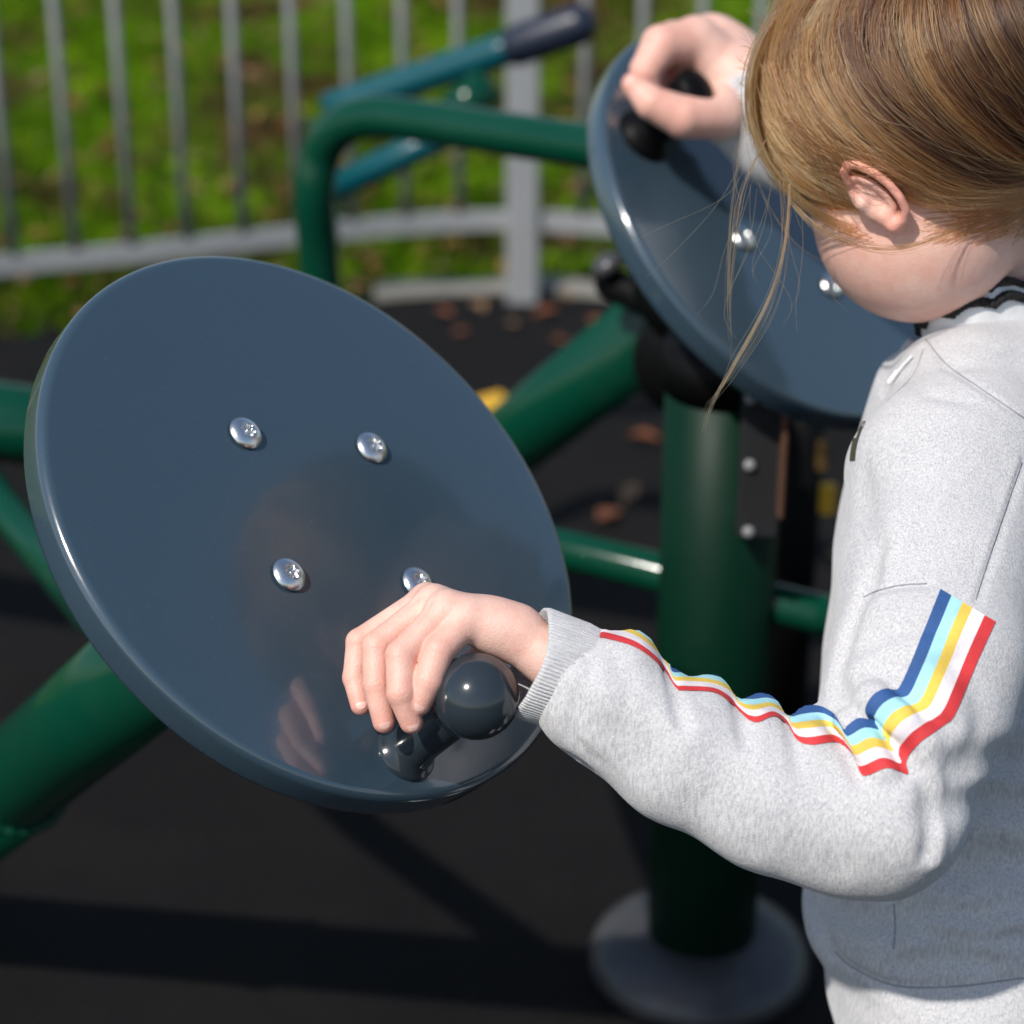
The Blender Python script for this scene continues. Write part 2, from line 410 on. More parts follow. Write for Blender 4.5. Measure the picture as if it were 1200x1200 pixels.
def leaf_geo(c, s, a, tilt, curl):
    out = [(0, -.5, 0), (.22, -.28, .1), (.30, .02, .16), (.16, .32, .1), (0, .55, 0), (-.16, .32, .12), (-.30, .02, .18), (-.22, -.28, .1), (0, 0, 0)]
    R = (Matrix.Rotation(a, 3, 'Z') @ Matrix.Rotation(tilt, 3, 'X'))
    return [np.asarray(c) + np.array(R @ Vector((x*s, y*s, z*s*curl+.004))) for x, y, z in out], [(i, (i+1) % 8, 8) for i in range(8)]
V = []; Fc = []
for _ in range(1500):                              # leaf litter in the grass
    x = rng.uniform(-1.8, 1.8); y = kerb_y(x)+rng.uniform(0, 1)**1.6*3.2
    v, f = leaf_geo((x, y, bank_z(x, y)+.012), rng.uniform(.025, .06), rng.uniform(0, 6.3), rng.normal(0, .35), rng.uniform(.3, 1.4))
    k = len(V); V += v; Fc += [tuple(i+k for i in t) for t in f]
lit = mesh('leaf_litter', V, Fc, M_LEAF, smooth=True)
mi = np.repeat(rng.integers(0, 3, len(Fc)//8), 8).astype(np.int32); lit.data.polygons.foreach_set('material_index', mi)
tag(lit, 'brown fallen leaves scattered through the grass behind the railing', 'leaf litter', kind='stuff')
# kerb
kp = [(u, v) for u, v in ((300, 356), (480, 350), (560, 347), (640, 345), (720, 345), (860, 348))]
k0 = -.9
V = []; Fc = []
kx = np.linspace(-.25, .9, 24)
for i, x in enumerate(kx):
    y = kerb_y(x); z1 = .012+.005*math.sin(x*23)
    V += [(x, y-.03, -.01), (x, y-.026, z1), (x, y+.020, z1+.002), (x, y+.024, -.03)]
for i in range(len(kx)-1):
    for j in range(3): Fc.append((4*i+j, 4*i+4+j, 4*i+5+j, 4*i+1+j))
tag(mesh('kerb_edging', V, Fc, M_KERB, smooth=False), kind='structure')
# leaves lying on the dark surface
leafp = [(640, 372, 0, .05, 'rust brown fallen leaf on dark rubber just right of the railing post'), (700, 385, 0, .06, 'larger rust leaf on dark rubber left of the far sloping green tube'),
 (665, 352, 1, .04, 'small tan leaf by the concrete edging right of the railing post'), (738, 585, 1, .055, 'pale tan leaf on dark rubber left of the green pillar'),
 (712, 610, 0, .06, 'rust brown leaf just below the tan leaf left of the green pillar'), (755, 520, 0, .05, 'dull rust leaf under the far sloping green tube near the pillar'),
 (560, 365, 1, .05, 'tan leaf on dark rubber left of the railing post'), (95, 330, 2, .07, 'ochre leaf below the railing above the near disc'),
 (30, 360, 1, .05, 'tan leaf below the railing at the far left'), (70, 350, 0, .05, 'rust leaf below the railing at the far left'),
 (520, 372, 0, .04, 'small rust leaf on dark rubber nearest the bent green tube'), (600, 385, 1, .035, 'small tan leaf on dark rubber below the railing post'),
 (655, 405, 0, .03, 'smallest rust leaf on dark rubber above the far sloping tube'), (985, 660, 1, .05, 'tan leaf on dark rubber beside the grey hoodie'),
 (540, 395, 0, .03, 'small rust leaf between the near disc and the railing post')]
for u, v, c, s, lab in leafp:
    g = ground_at(u, v); vv, ff = leaf_geo((0, 0, 0), s, random.uniform(0, 6.3), random.uniform(-.2, .2), random.uniform(.4, 1.2))
    o = mesh('fallen_leaf', vv, ff, M_LEAF[c]); o.location = (g[0], g[1], .006 if g[1] < kerb_y(g[0]) else .05)
    tag(o, lab, 'leaf', 'fallen leaves on the playground surface')
# yellow marking on the rubber
g = ground_at(572, 468); V, Fc = [], []
a0 = [ground_at(u, v) for u, v in ((548, 484), (560, 468), (586, 461), (594, 470), (588, 480), (570, 486))]
V = [(p[0], p[1], .004) for p in a0]
tag(mesh('painted_marking', V, [tuple(range(6))], M_YEL, smooth=False), kind='structure')

# ------------------------------------------------------------------ railing
fence = empty('metal_railing', (fpath[len(fpath)//2, 0], fpath[len(fpath)//2, 1], 0), 'grey galvanised railing of upright bars between the rubber surface and the grass', 'railing')
seg = np.r_[0, np.cumsum(np.linalg.norm(np.diff(fpath, axis=0), axis=1))]
def along(s): return np.array([np.interp(s, seg, fpath[:, 0]), np.interp(s, seg, fpath[:, 1])])
def s_at(x): return np.interp(x, fpath[:, 0], seg)
def strip(name, z, w, h, x0, x1):
    V = []; Fc = []; ss = np.linspace(s_at(x0), s_at(x1), 60)
    for s in ss:
        p = along(s); t = nrm(along(s+.02)-along(s-.02)); nn = np.array([-t[1], t[0]])
        for a, b in ((-1, -1), (-1, 1), (1, 1), (1, -1)): V.append((p[0]+nn[0]*a*w/2, p[1]+nn[1]*a*w/2, z+b*h/2))
    for i in range(len(ss)-1):
        for j in range(4): Fc.append((4*i+j, 4*i+(j+1) % 4, 4*i+4+(j+1) % 4, 4*i+4+j))
    return mesh(name, V, Fc, M_GALV, fence, smooth=False)
strip('bottom_rail', rail_h, .012, .034, fpath[2, 0], fpath[-3, 0])
strip('top_rail', 1.10, .012, .034, fpath[2, 0], fpath[-3, 0])
bar_me = None
def xfence(u):                                     # the fence point seen at column u at rail height
    best = None
    for p in fpath:
        q = np.array([p[0], p[1], rail_h]) - np.array([0, 0, CAM_H]); dep = q[1]*CS - q[2]*SN
        uu = 600+FPX*q[0]/dep
        if best is None or abs(uu-u) < best[0]: best = (abs(uu-u), p[0])
    return best[1]
fp_dense = np.stack([np.linspace(fpath[0, 0], fpath[-1, 0], 3000)], -1)[:, 0]
def xf(u):
    y = fence_y(fp_dense); dep = y*CS - (rail_h-CAM_H)*SN
    return np.interp(u, 600+FPX*fp_dense/dep, fp_dense)
cols = [-580, -515, -450, -383, -317, -250, -184, -117, -50, 18, 89, 156, 220, 286, 351, 414, 476, 539, 683, 748, 815, 880, 945, 1010, 1075, 1140, 1210, 1280, 1350, 1420, 1490, 1560, 1630]
for u in cols:
    x = xf(u); y = float(fence_y(x))
    if bar_me is None:
        V, Fc = tube_geo([(0, 0, .168), (0, 0, .5), (0, 0, 1.084)], .0088, 12); o = mesh('bar', V, Fc, M_BAR, fence); bar_me = o.data
    else: o = link('bar', bar_me, fence)
    o.location = (x, y, 0)
for u in (612, -640, 1690):
    x = xf(u); y = float(fence_y(x))
    V, Fc = box_geo((x, y, .60), .057, .05, 1.22); bevel(mesh('post', V, Fc, M_GALV, fence, smooth=False), .004)
    V, Fc = box_geo((x, y, 1.215), .063, .056, .012); mesh('post_cap', V, Fc, M_GALV, fence, smooth=False)

# ------------------------------------------------------------------ handlebar machine behind
hb = empty('handlebar_trainer', P(385, 700, 3.1)*np.array([1, 1, 0]), 'teal painted handlebar trainer with a black grip, behind the bent green tube', 'gym equipment')
ba = P(385, 128, 3.05); bb = P(615, 50, 2.95)
tube('handlebar', smooth_path([ba, (ba+bb)/2, bb], 4), .0225, M_TEAL, hb)
gd = nrm(bb-ba); tube('grip', [bb-gd*.01, bb+gd*.02, bb+gd*.075], .0275, M_GRIP, hb, roundcap=True)
a = P(378, 226, 3.07); b = P(560, 140, 2.99)
tube('lower_bar', [a, (a+b)/2, b], .020, M_TEAL, hb)
tube('bracket', [P(520, 145, 2.99), P(575, 95, 2.97)], .028, M_GREEN, hb)
tube('link_plate', [P(376, 205, 3.07), P(378, 140, 3.06)], .02, M_GREEN, hb)
tube('upright', [np.array([a[0], a[1], 0]), a+np.array([0, 0, .02])], .021, M_GREEN, hb)

# upright with plate, right background
up = empty('equipment_upright', ground_at(905, 700)*np.array([1, 1, 0]), 'dark upright with a yellow marker standing behind the green pillar', 'gym equipment')
c = P(900, 552, 2.35)
def quad_box(name, u0, u1, vt, vb, d, th, mat, parent):
    A = P(u0, vt, d); Bp = P(u1, vt, d); z0 = P((u0+u1)/2, vb, d)[2]
    V = [];
    for y in (0, th):
        for x, z in ((A[0], A[2]), (Bp[0], A[2]), (Bp[0], z0), (A[0], z0)): V.append((x, A[1]+y, z))
    return bevel(mesh(name, V, [(0, 3, 2, 1), (4, 5, 6, 7), (0, 1, 5, 4), (1, 2, 6, 5), (2, 3, 7, 6), (3, 0, 4, 7)], mat, parent, smooth=False), .002)
px = P(936, 500, 2.5); tube('post', [(px[0], px[1], 0), (px[0], px[1], px[2]+.1)], .03, M_BLACK, up)
for nm, u0, u1, v0, v1, mt in (('yellow_marker', 963, 981, 570, 612, M_YEL), ('ochre_marker', 960, 972, 520, 560, simple('ochre_mark', (.14, .08, .02), .6))):
    quad_box(nm, u0, u1, v0, v1, 2.46, .012, mt, up)

# ================================================================== ARM WHEEL MACHINE
C1 = np.array([-.1209, .0002, -1.45]); N1 = nrm([.587, .498, .638]); R1 = .2045
C2 = np.array([.2437, .2639, -1.9805]); N2 = nrm([.5804, .4457, .6815])
def on_plane(u, v, C, n):
    r = np.array([(u-600)/FPX, (600-v)/FPX, -1.]); return r*(n@C)/(n@r)
PB = P(842, 480, 2.12); pil_xy = ground_at(820, 1128)[:2]
mach = empty('arm_wheel_machine', (pil_xy[0], pil_xy[1], 0), 'green tubular arm exercise machine with two slate blue spinning discs', 'gym equipment')
def zat(v, Y=None):                                # height seen at row v on the pillar's near side
    Y = pil_xy[1]-.055 if Y is None else Y; k = (600-v)/FPX; return CAM_H + Y*(k*CS-SN)/(k*SN+CS)
pz = zat(432)
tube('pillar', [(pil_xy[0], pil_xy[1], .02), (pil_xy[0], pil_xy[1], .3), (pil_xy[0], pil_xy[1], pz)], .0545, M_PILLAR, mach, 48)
tube('collar', [(pil_xy[0], pil_xy[1], zat(482)), (pil_xy[0], pil_xy[1], zat(425))], .0562, M_BLACK, mach, 48)  # black band added for the shade on the pillar top, not a real fitting
bc = lathe('base_cover', [(.114, 0.0), (.114, .008), (.110, .020), (.094, .034), (.072, .042), (.0555, .045)], (pil_xy[0], pil_xy[1], .001), (0, 0, 1), M_BASE, mach, 48)
quad_box('plate', 873, 922, 440, 676, 1.905, .02, M_PLATE, mach)
quad_box('side_strip', 919, 926, 480, 640, 1.90, .02, simple('rust_strip', (.10, .045, .025), .7), up)
for v in (467, 545, 623):
    q = P(880-(v-467)*.02, v, 1.); q = np.array([0, 0, CAM_H])+(q-np.array([0, 0, CAM_H]))*((P(897, 440, 1.905)[1]-.001)/q[1]); lathe('bolt', [(.0052, -.002), (.0052, .002), (.004, .0035), (.001, .004)], q, (0, -1, 0.1), M_BAR, mach, 16)
# sloping legs that carry the discs
def leg(name, a, b, ext_a, ext_b, r):
    d = nrm(b-a); p0 = a-d*ext_a; p1 = b+d*ext_b
    return tube(name, [p0*(1-t)+p1*t for t in np.linspace(0, 1, 8)], r, M_GREEN, mach, 48), d
t1a, t1b = P(0, 930, 1.95), P(200, 770, 1.64)
h1 = K(C1 - N1*.09); d1 = nrm(h1-t1a)
gl = t1a[2]/d1[2]
tube('leg_tube', [t1a-d1*(gl), t1a-d1*(.05), t1a+d1*.2, h1], .0447, M_GREEN, mach, 48)
tube('sleeve_tube', [t1a-d1*(gl*.999), t1a+d1*.045], .0475, M_GREEN, mach, 48)
rngp = []
V, Fc = [], []
a_, b_, n_ = frame(d1)                             # weld bead where the sleeve meets the leg
th = np.linspace(0, 2*np.pi, 97)
bead = np.array([t1a+d1*(.046+.0015*math.sin(t*23)) + (.0465+.0008*math.sin(t*41+1))*(math.cos(t)*a_+math.sin(t)*b_) for t in th])
V, Fc = tube_geo(bead, .0042, 8, False); mesh('weld_bead', V, Fc, M_GREEN, mach)
h2 = K(C2 - N2*.10); t2b = P(432, 652, 3.08)
d2 = nrm(h2-t2b); e = P(800, 356, 2.27)
t2g = t2b - nrm(e-t2b)*(t2b[2]/nrm(e-t2b)[2])
tube('leg_tube', [t2g, (t2g+e)/2, e], .0447, M_GREEN, mach, 48)
de = nrm(e-t2g); lathe('end_collar', [(.046, 0), (.047, .002), (.047, .012), (.03, .016)], e-de*.004, de, M_GREEN, mach, 48)
g0 = P(1, 1, 1)
# hubs
lathe('hub', [(.05, -.11), (.062, -.10), (.066, -.02), (.060, 0)], K(C1-N1*.03), KD(N1), M_BLACK, mach, 48)
lathe('hub', [(.03, -.13), (.052, -.125), (.058, -.11), (.062, -.03), (.055, 0)], K(C2-N2*.03), KD(N2), M_BLACK, mach, 48)
bjc = P(818, 408, 2.17)
lathe('bearing_housing', [(.004, -.085)] + [(.060*math.cos(a_1), .060*math.sin(a_1)-.015) for a_1 in np.linspace(-1.3, .2, 10)] + [(.055, .03), (.03, .05)], bjc, nrm(K(C2)-bjc+np.array([0, 0, .08])), M_BLACK, mach, 48)
tube('hub_arm', [P(716, 332, 2.24), P(760, 352, 2.22), P(800, 385, 2.2)], .017, M_BLACK, mach, 32, True)
lathe('hub_cap', [(.012, 0), (.017, .003), (.017, .012), (.009, .018)], P(716, 318, 2.22), KD((-.5, .7, .3)), M_BASE, mach, 32)
# cross bar, bent handle, left beam, brace
cb = [P(980, 724, 2.08), P(842, 690, 2.10), P(760, 668, 2.12), P(665, 645, 2.15), P(540, 617, 2.20), P(450, 605, 2.1), P(370, 640, 1.75), P(330, 668, 1.52)]
tube('cross_bar', smooth_path(cb, 6), .0195, M_GREEN, mach, 32)
lp = P(370, 200, 2.62); legx, legy = lp[0], lp[1]
bent = [(legx, legy, -.01), (legx, legy, .3), (legx, legy, P(370, 330, 2.66)[2]), P(368, 232, 2.62), P(376, 180, 2.60), P(400, 148, 2.57), P(440, 137, 2.54), P(500, 143, 2.5), P(600, 158, 2.42), P(700, 173, 2.34), P(800, 190, 2.26), P(830, 230, 2.2)]
tube('bent_handle_tube', smooth_path(bent, 8), .0242, M_GREEN, mach, 32)
tube('side_beam', [P(-420, 440, 2.6), P(0, 494, 2.48), P(366, 545, 2.62)], .0447, M_GREEN, mach, 48)
tube('brace', [P(-60, 505, 2.45), P(0, 590, 2.4), P(60, 662, 2.30), P(110, 720, 2.05), P(190, 768, 1.70)], .0205, M_GREEN, mach, 32)

th_d = .027
disc_prof = [(.004, -th_d), (R1-.02, -th_d)] + arc(R1-.006, -th_d+.006, .006, -math.pi/2, 0, 6) + arc(R1-.0065, -.0065, .0065, 0, math.pi/2, 10) + [(R1-.03, 0), (.12, 0), (.06, 0), (.004, 0)]
def screw_mesh():
    nr, nt = 26, 72; rr = np.linspace(0, .0118, nr); V = []; Fc = []
    for i, r in enumerate(rr):
        for j in range(nt):
            t = 2*math.pi*j/nt; z = .0062*math.sqrt(max(0, 1-(r/.0120)**2))**.9
            if r < .0085: z = min(z, .0054)
            lobe = .0042+.0011*math.cos(6*t)
            k = min(1, max(0, (lobe-r)/.0004)); z -= .0042*k
            if r < .0013: z += .0034*min(1, (.0013-r)/.0003)
            V.append((r*math.cos(t), r*math.sin(t), z))
    for i in range(nr-1):
        for j in range(nt):
            k = (j+1) % nt; Fc.append((i*nt+j, (i+1)*nt+j, (i+1)*nt+k, i*nt+k))
    return V, Fc
sV, sF = screw_mesh(); screw_me = None
def make_disc(C, n, screws, ang0, knob, lab):
    global screw_me
    Cw = K(C); nw = KD(n)
    d = lathe('disc', disc_prof, Cw, nw, M_SLATE, mach, 160); tag(d, lab)
    a, b, nn = frame(nw)
    for (u, v), ro in zip(screws, ang0):
        w = K(on_plane(u, v, C+n*.003, n))-nw*.003
        if screw_me is None:
            o = mesh('screw', sV, sF, M_STEEL, d); screw_me = o.data
        else: o = link('screw', screw_me, d)
        Rm = Matrix((a, b, nn)).transposed().to_4x4() @ Matrix.Rotation(ro, 4, 'Z'); Rm.translation = Vector(w+nw*.0005)
        o.matrix_basis = Rm
    return d, Cw, nw
disc1, _, nw1 = make_disc(C1, N1, [(289, 506), (437, 523), (340, 672), (491, 682)], [.3, 1.1, .7, 2.0], None, 'slate blue disc nearer the camera, under the left hand')
s2 = C2 + 0
disc2, _, nw2 = make_disc(C2, N2, [(864, 174), (873, 279), (976, 334), (967, 229)], [.2, .9, 1.5, .4], None, 'slate blue disc behind, under the right hand')
kb = on_plane(475, 880, C1, N1); KB = K(kb)
kp = [(.0212, -.001), (.0212, .0013), (.0195, .0032), (.017, .006), (.0152, .010), (.0145, .022), (.0148, .050), (.0155, .0585)]
rb = .0264; cz = .0765
kp += [(rb*math.cos(a), cz+rb*math.sin(a)) for a in np.linspace(-.85, math.pi/2-.02, 22)]
lathe('knob', kp, KB, nw1, M_BALL, disc1, 64)
kb2 = on_plane(753, 160, C2, N2); KB2 = K(kb2)
kp2 = [(.025, -.001), (.025, .003), (.021, .007), (.018, .012), (.0165, .03), (.0175, .055), (.0185, .068)] + [(.0185*math.cos(a), .071+.010*math.sin(a)) for a in np.linspace(0, math.pi/2-.05, 10)]
lathe('knob', kp2, KB2, nw2, M_BLACK, disc2, 48)

# ================================================================== PERSON
Fh = np.array([-.75, .66, 0]); Fh = nrm(Fh); Lh = np.cross([0, 0, 1], Fh)
pit = math.radians(58); zz = np.array([0, 0, 1.])
HU = math.cos(pit)*zz+math.sin(pit)*Fh; HF = math.cos(pit)*Fh-math.sin(pit)*zz; HL = Lh
HA = np.array([HF, HL, HU])
SK = P(1058, 105, 1.42)
HEAD_PUSHED = P(1058, 105, 1.50); HEAD_CAM_SCALE = 1.056     # head pushed back along the line of sight, enlarged: scaled about the camera
def push_head(V): return HEAD_PUSHED + (np.asarray(V)-SK)*HEAD_CAM_SCALE
hipc = P(1172, 1290, 1.57)
person = empty('person', (hipc[0], hipc[1], 0), 'child in a pale grey hoodie with rainbow striped sleeve turning both discs by their knobs', 'person')

# --- left hand (near), joints as column, row, depth, radius in pixels
def J(*rows): return [(P(u, v, d), PR(r, d)) for u, v, d, r in rows]
D0 = 1.0
LH = {
 'index':  J((500, 702, 1.372, 17), (421, 752, 1.362, 15.5), (416, 794, 1.358, 14.5), (423, 826, 1.352, 12.5)),
 'middle': J((508, 706, 1.358, 19), (441, 757, 1.346, 17), (441, 802, 1.339, 16), (450, 846, 1.338, 13.5)),
 'ring':   J((524, 714, 1.344, 20), (470, 768, 1.331, 18.5), (470, 812, 1.324, 17), (482, 846, 1.328, 14)),
 'little': J((548, 724, 1.342, 20), (514, 762, 1.330, 19), (502, 798, 1.326, 18), (491, 824, 1.326, 15)),
 'thumb':  J((580, 758, 1.365, 16), (545, 785, 1.385, 16), (505, 812, 1.385, 14), (478, 835, 1.372, 12))}
LW = (P(604, 742, 1.35), PR(31, 1.35)); LF = (P(680, 800, 1.345), PR(36, 1.345))
def hand(p, H, W, Fo, grooves=()):
    palm = cone(p, Fo[0], W[0], Fo[1], W[1])
    for nme in ('index', 'middle', 'ring', 'little'):
        c0, r0 = H[nme][0]; m = W[0]*.62+c0*.38
        palm = smin(palm, smin(cone(p, W[0], m, W[1]*.80, r0*1.25), cone(p, m, c0, r0*1.2, r0*1.05), .006), .009)
    dd = None
    for nme in ('index', 'middle', 'ring', 'little', 'thumb'):
        ch = H[nme]; f = chain(p, ch, .0015)
        dd = f if dd is None else smin(dd, f, .0012)
    d = smin(palm, dd, .0055)
    for pts, w, dep in grooves: d = d + dep*np.exp(-(near_poly(p, pts, w*2.6)/w)**2)
    return d
def line(*r): return np.array([P(u, v, d) for u, v, d in r])
gL = [(line((545, 745, 1.318), (558, 735, 1.318), (568, 724, 1.32)), .0025, .0018),
      (line((488, 702, 1.35), (450, 733, 1.338)), .0022, .0010), (line((505, 708, 1.338), (478, 742, 1.325)), .0022, .0010), (line((527, 720, 1.325), (508, 745, 1.308)), .0022, .0010)]
for nme in ('index', 'middle', 'ring', 'little'):
    for j in (1, 2):
        c, r = LH[nme][j]; tcam = nrm(np.array([0, 0, CAM_H])-c); sd = nrm(np.cross(nrm(LH[nme][j+1][0]-c), tcam))
        for off in (-.0016, .0016):
            q = c+tcam*r+nrm(LH[nme][j+1][0]-c)*off; gL.append((np.array([q-sd*r*.4, q+sd*r*.4]), .0008, .00022))
for a, b in ((1, 0), (2, 0)): pass
hv, hf = surf(lambda p: hand(p, LH, LW, LF, gL), K((-.13, -.19, -1.42)).clip(-9, 9)*0+np.min([P(395, 870, 1.27), P(720, 870, 1.45), P(395, 660, 1.27), P(720, 660, 1.45), P(395, 870, 1.45), P(395, 660, 1.45)], 0)-.01,
              np.max([P(395, 870, 1.27), P(720, 870, 1.45), P(395, 660, 1.27), P(720, 660, 1.45), P(720, 660, 1.27), P(395, 660, 1.45)], 0)+.01, .0009)
# --- right hand (far), closed round the second knob
RH = {
 'index':  J((815, 48, 1.885, 27), (775, 53, 1.865, 24), (757, 82, 1.862, 19), (762, 112, 1.872, 16)),
 'middle': J((832, 44, 1.915, 25), (788, 46, 1.900, 21), (762, 76, 1.900, 18), (770, 112, 1.905, 16)),
 'ring':   J((848, 52, 1.945, 22), (804, 50, 1.935, 19), (776, 78, 1.935, 17), (782, 112, 1.938, 15)),
 'little': J((862, 68, 1.97, 20), (824, 64, 1.965, 17), (796, 86, 1.965, 15), (798, 112, 1.965, 14)),
 'thumb':  J((842, 132, 1.87, 32), (800, 137, 1.85, 25), (764, 121, 1.845, 20), (742, 99, 1.85, 14))}
RW = (P(878, 108, 1.90), PR(56, 1.90)); RF = (P(960, 150, 1.92), PR(52, 1.92))
def handR(p):
    d = hand(p, RH, RW, RF)
    d = smin(d, ell(p, P(848, 86, 1.915), np.array([KD((1, 0, 0)), KD((0, 1, 0)), KD((0, 0, 1))]), (.038, .045, .030)), .012)
    return smax(d, -cone(p, KB2, KB2+nw2*.16, .0165, .0165), .003)
rv, rf = surf(handR, np.min([P(u, v, d) for u in (700, 1010) for v in (0, 220) for d in (1.78, 2.05)], 0)-.01, np.max([P(u, v, d) for u in (700, 1010) for v in (0, 220) for d in (1.78, 2.05)], 0)+.01, .0014)
# --- head, neck and trunk
ta_ = math.radians(27); HF2 = math.cos(ta_)*HF-math.sin(ta_)*HL; HL2 = math.cos(ta_)*HL+math.sin(ta_)*HF
def hp_(f, l, u): return SK+HF*f+HL*l+HU*u
ear_d = 1.362
helix = line((990, 212, 1.366), (983, 199, 1.361), (988, 188, 1.357), (1004, 189, 1.353), (1024, 199, 1.350), (1044, 214, 1.349), (1059, 232, 1.351), (1067, 248, 1.356), (1064, 262, 1.362), (1050, 271, 1.367))
antih = line((1000, 205, 1.364), (1022, 213, 1.361), (1040, 228, 1.360), (1050, 244, 1.363), (1044, 256, 1.367))
eax = np.array([KD(nrm((.76, -.62, .15))), KD(nrm((.62, .76, .1))), KD((0, 0, 1))])
earc = P(1026, 226, 1.362); ES = .87
helix = earc+(helix-earc)*ES; antih = earc+(antih-earc)*ES
def ept(u, v, d): return earc+(P(u, v, d)-earc)*ES
def head(p):
    hp = hp_
    d = ell(p, SK, HA, (.092, .074, .088))
    d = smin(d, ell(p, hp(-.015, 0, -.02), HA, (.088, .070, .08)), .02)
    d = smin(d, ell(p, P(1077, 255, 1.438), HA, (.0685, .0665, .0680)), .022)
    d = smin(d, cone(p, P(1130, 190, 1.47), P(1192, 400, 1.50), .050, .050), .018)
    hp = lambda f, l, u: SK+HF2*f+HL2*l+HU*u
    d = smin(d, ell(p, hp(.075, 0, -.100), HA, (.020, .022, .016)), .02)      # chin
    # face on the side turned away
    d = smin(d, chain(p, [(hp(.108, 0, -.018), .007), (hp(.131, 0, -.052), .009), (hp(.123, 0, -.060), .009)], .004), .008)
    for s in (-1, 1):
        d = smax(d, -sphere(p, hp(.121, .030*s, -.022), .013), .008)
        d = smin(d, sphere(p, hp(.105, .030*s, -.022), .0125), .002)
        d = smin(d, sphere(p, hp(.120, .010*s, -.061), .006), .004)
    d = smin(d, cone(p, hp(.124, -.017, -.083), hp(.124, .017, -.083), .0045, .0045), .004)
    d = smin(d, cone(p, hp(.121, -.014, -.091), hp(.121, .014, -.091), .005, .005), .003)
    # ear
    e = ell(p, ept(1030, 232, 1.374), eax, (.0222, .0144, .009))
    e = smax(e, -ell(p, ept(1024, 236, 1.357), eax, (.0157, .0075, .0085)), .004)
    e = smin(e, poly_dist(p, helix)-.0028, .003); e = smin(e, poly_dist(p, antih)-.0026, .003)
    e = smin(e, ell(p, ept(1052, 266, 1.370), eax, (.007, .006, .0045)), .005)
    e = smin(e, sphere(p, ept(1008, 240, 1.368), .0038), .004)                     # tragus
    d = smin(d, e, .005)
    # mirrored ear
    q = p-2*((p-SK)@HL)[:, None]*HL
    e2 = ell(q, P(1030, 232, 1.374), eax, (.0255, .0165, .010)); e2 = smin(e2, poly_dist(q, helix)-.0034, .003)
    d = smin(d, e2, .005)
    d = d + .0020*np.exp(-(poly_dist(p, line((1080, 300, 1.40), (1097, 335, 1.42), (1100, 372, 1.44)))/.006)**2)
    return d
hlo = SK-.19; hhi = SK+.17; hlo[2] -= .06; hhi[0] += .04
ev, ef = surf(head, hlo, hhi, .0016); ev = push_head(ev)
# trunk and legs of the body, mostly under clothes
hipL = hipc+Lh*.07+np.array([0, 0, -.02]); hipR = hipc-Lh*.07+np.array([0, 0, -.02])
def legpts(hip, s):
    kn = np.array([hip[0], hip[1], .34])+Lh*.01*s+Fh*.02; an = np.array([hip[0], hip[1], .07])+Lh*.015*s-Fh*.01
    return kn, an
sh_l = P(1110, 560, 1.455); el_l = P(1035, 950, 1.33); sh_r = sh_l-Lh*.25; el_r = P(1125, 235, 1.86)
def trunk(p):
    nb_ = push_head(P(1192, 400, 1.5)); ch = P(1180, 640, 1.56)
    d = cone(p, nb_, ch, .042, .06); d = smin(d, cone(p, ch, hipc-zz*.03, .06, .045), .03)
    d = smin(d, cone(p, sh_l, sh_r, .04, .04), .03)
    d = smin(d, cone(p, sh_l, el_l, .038, .032), .02); d = smin(d, cone(p, el_l, LF[0], .032, LF[1]), .01)
    d = smin(d, cone(p, sh_r, el_r, .036, .030), .02); d = smin(d, cone(p, el_r, RF[0], .030, .030), .01)
    for h_, s in ((hipL, 1), (hipR, -1)):
        kn, an = legpts(h_, s); d = smin(d, cone(p, h_-zz*.03, kn, .045, .042), .01); d = smin(d, cone(p, kn, an, .042, .028), .01)
    return d
tl = np.array([-.25, .9, .02]); tv, tf = surf(trunk, (hipc[0]-.6, hipc[1]-.5, .02), (hipc[0]+.4, hipc[1]+.85, 1.15), .007)
allV = np.vstack([hv, rv, ev, tv]); o1, o2_, o3 = len(hv), len(hv)+len(rv), len(hv)+len(rv)+len(ev)
body = mesh('body', allV, np.vstack([hf, rf+o1, ef+o2_, tf+o3]), M_SKIN, person)
fl_at = body.data.attributes.new('flush', 'FLOAT', 'POINT'); fv = np.zeros(len(allV))
for H in (LH, RH):
    for nme in H:
        for j, a in ((1, .45), (2, .45), (3, .75)):
            c, r = H[nme][j]; fv = np.maximum(fv, a*np.exp(-(np.linalg.norm(allV-c, axis=1)/(r*1.6))**2))
fv = np.maximum(fv, .6*np.exp(-(poly_dist(allV, push_head(helix))/.012)**2))
fv = np.maximum(fv, .25*np.exp(-(np.linalg.norm(allV-push_head(P(1010, 300, 1.40)), axis=1)/.03)**2))
fl_at.data.foreach_set('value', fv.astype(np.float32))
# nails
for H, names in ((LH, ('index', 'middle', 'ring', 'little')), (RH, ('index', 'thumb'))):
    for nme in names:
        (a, ra), (b, rb_) = H[nme][-2], H[nme][-1]; ax = nrm(b-a); tc = nrm(np.array([0, 0, CAM_H])-b); tc = nrm(tc-ax*(tc@ax)); sd = np.cross(ax, tc)
        cN = b+tc*rb_*.580+ax*rb_*.05; V = []; Fc = []
        for i in range(9):
            for j in range(9):
                x = (i/8-.5)*2; y = (j/8-.5)*2; y2 = y*(1-.25*abs(x)**3); x2 = x*(1-.25*abs(y)**3)
                V.append(cN+ax*x2*.0038+sd*y2*rb_*.50+tc*(rb_*.42*(math.sqrt(max(0, 1-(y2*.75)**2)))-.0012*(x2*x2)))
        for i in range(8):
            for j in range(8): Fc.append((i*9+j, (i+1)*9+j, (i+1)*9+j+1, i*9+j+1))
        mesh('nail', V, Fc, M_NAIL, body)

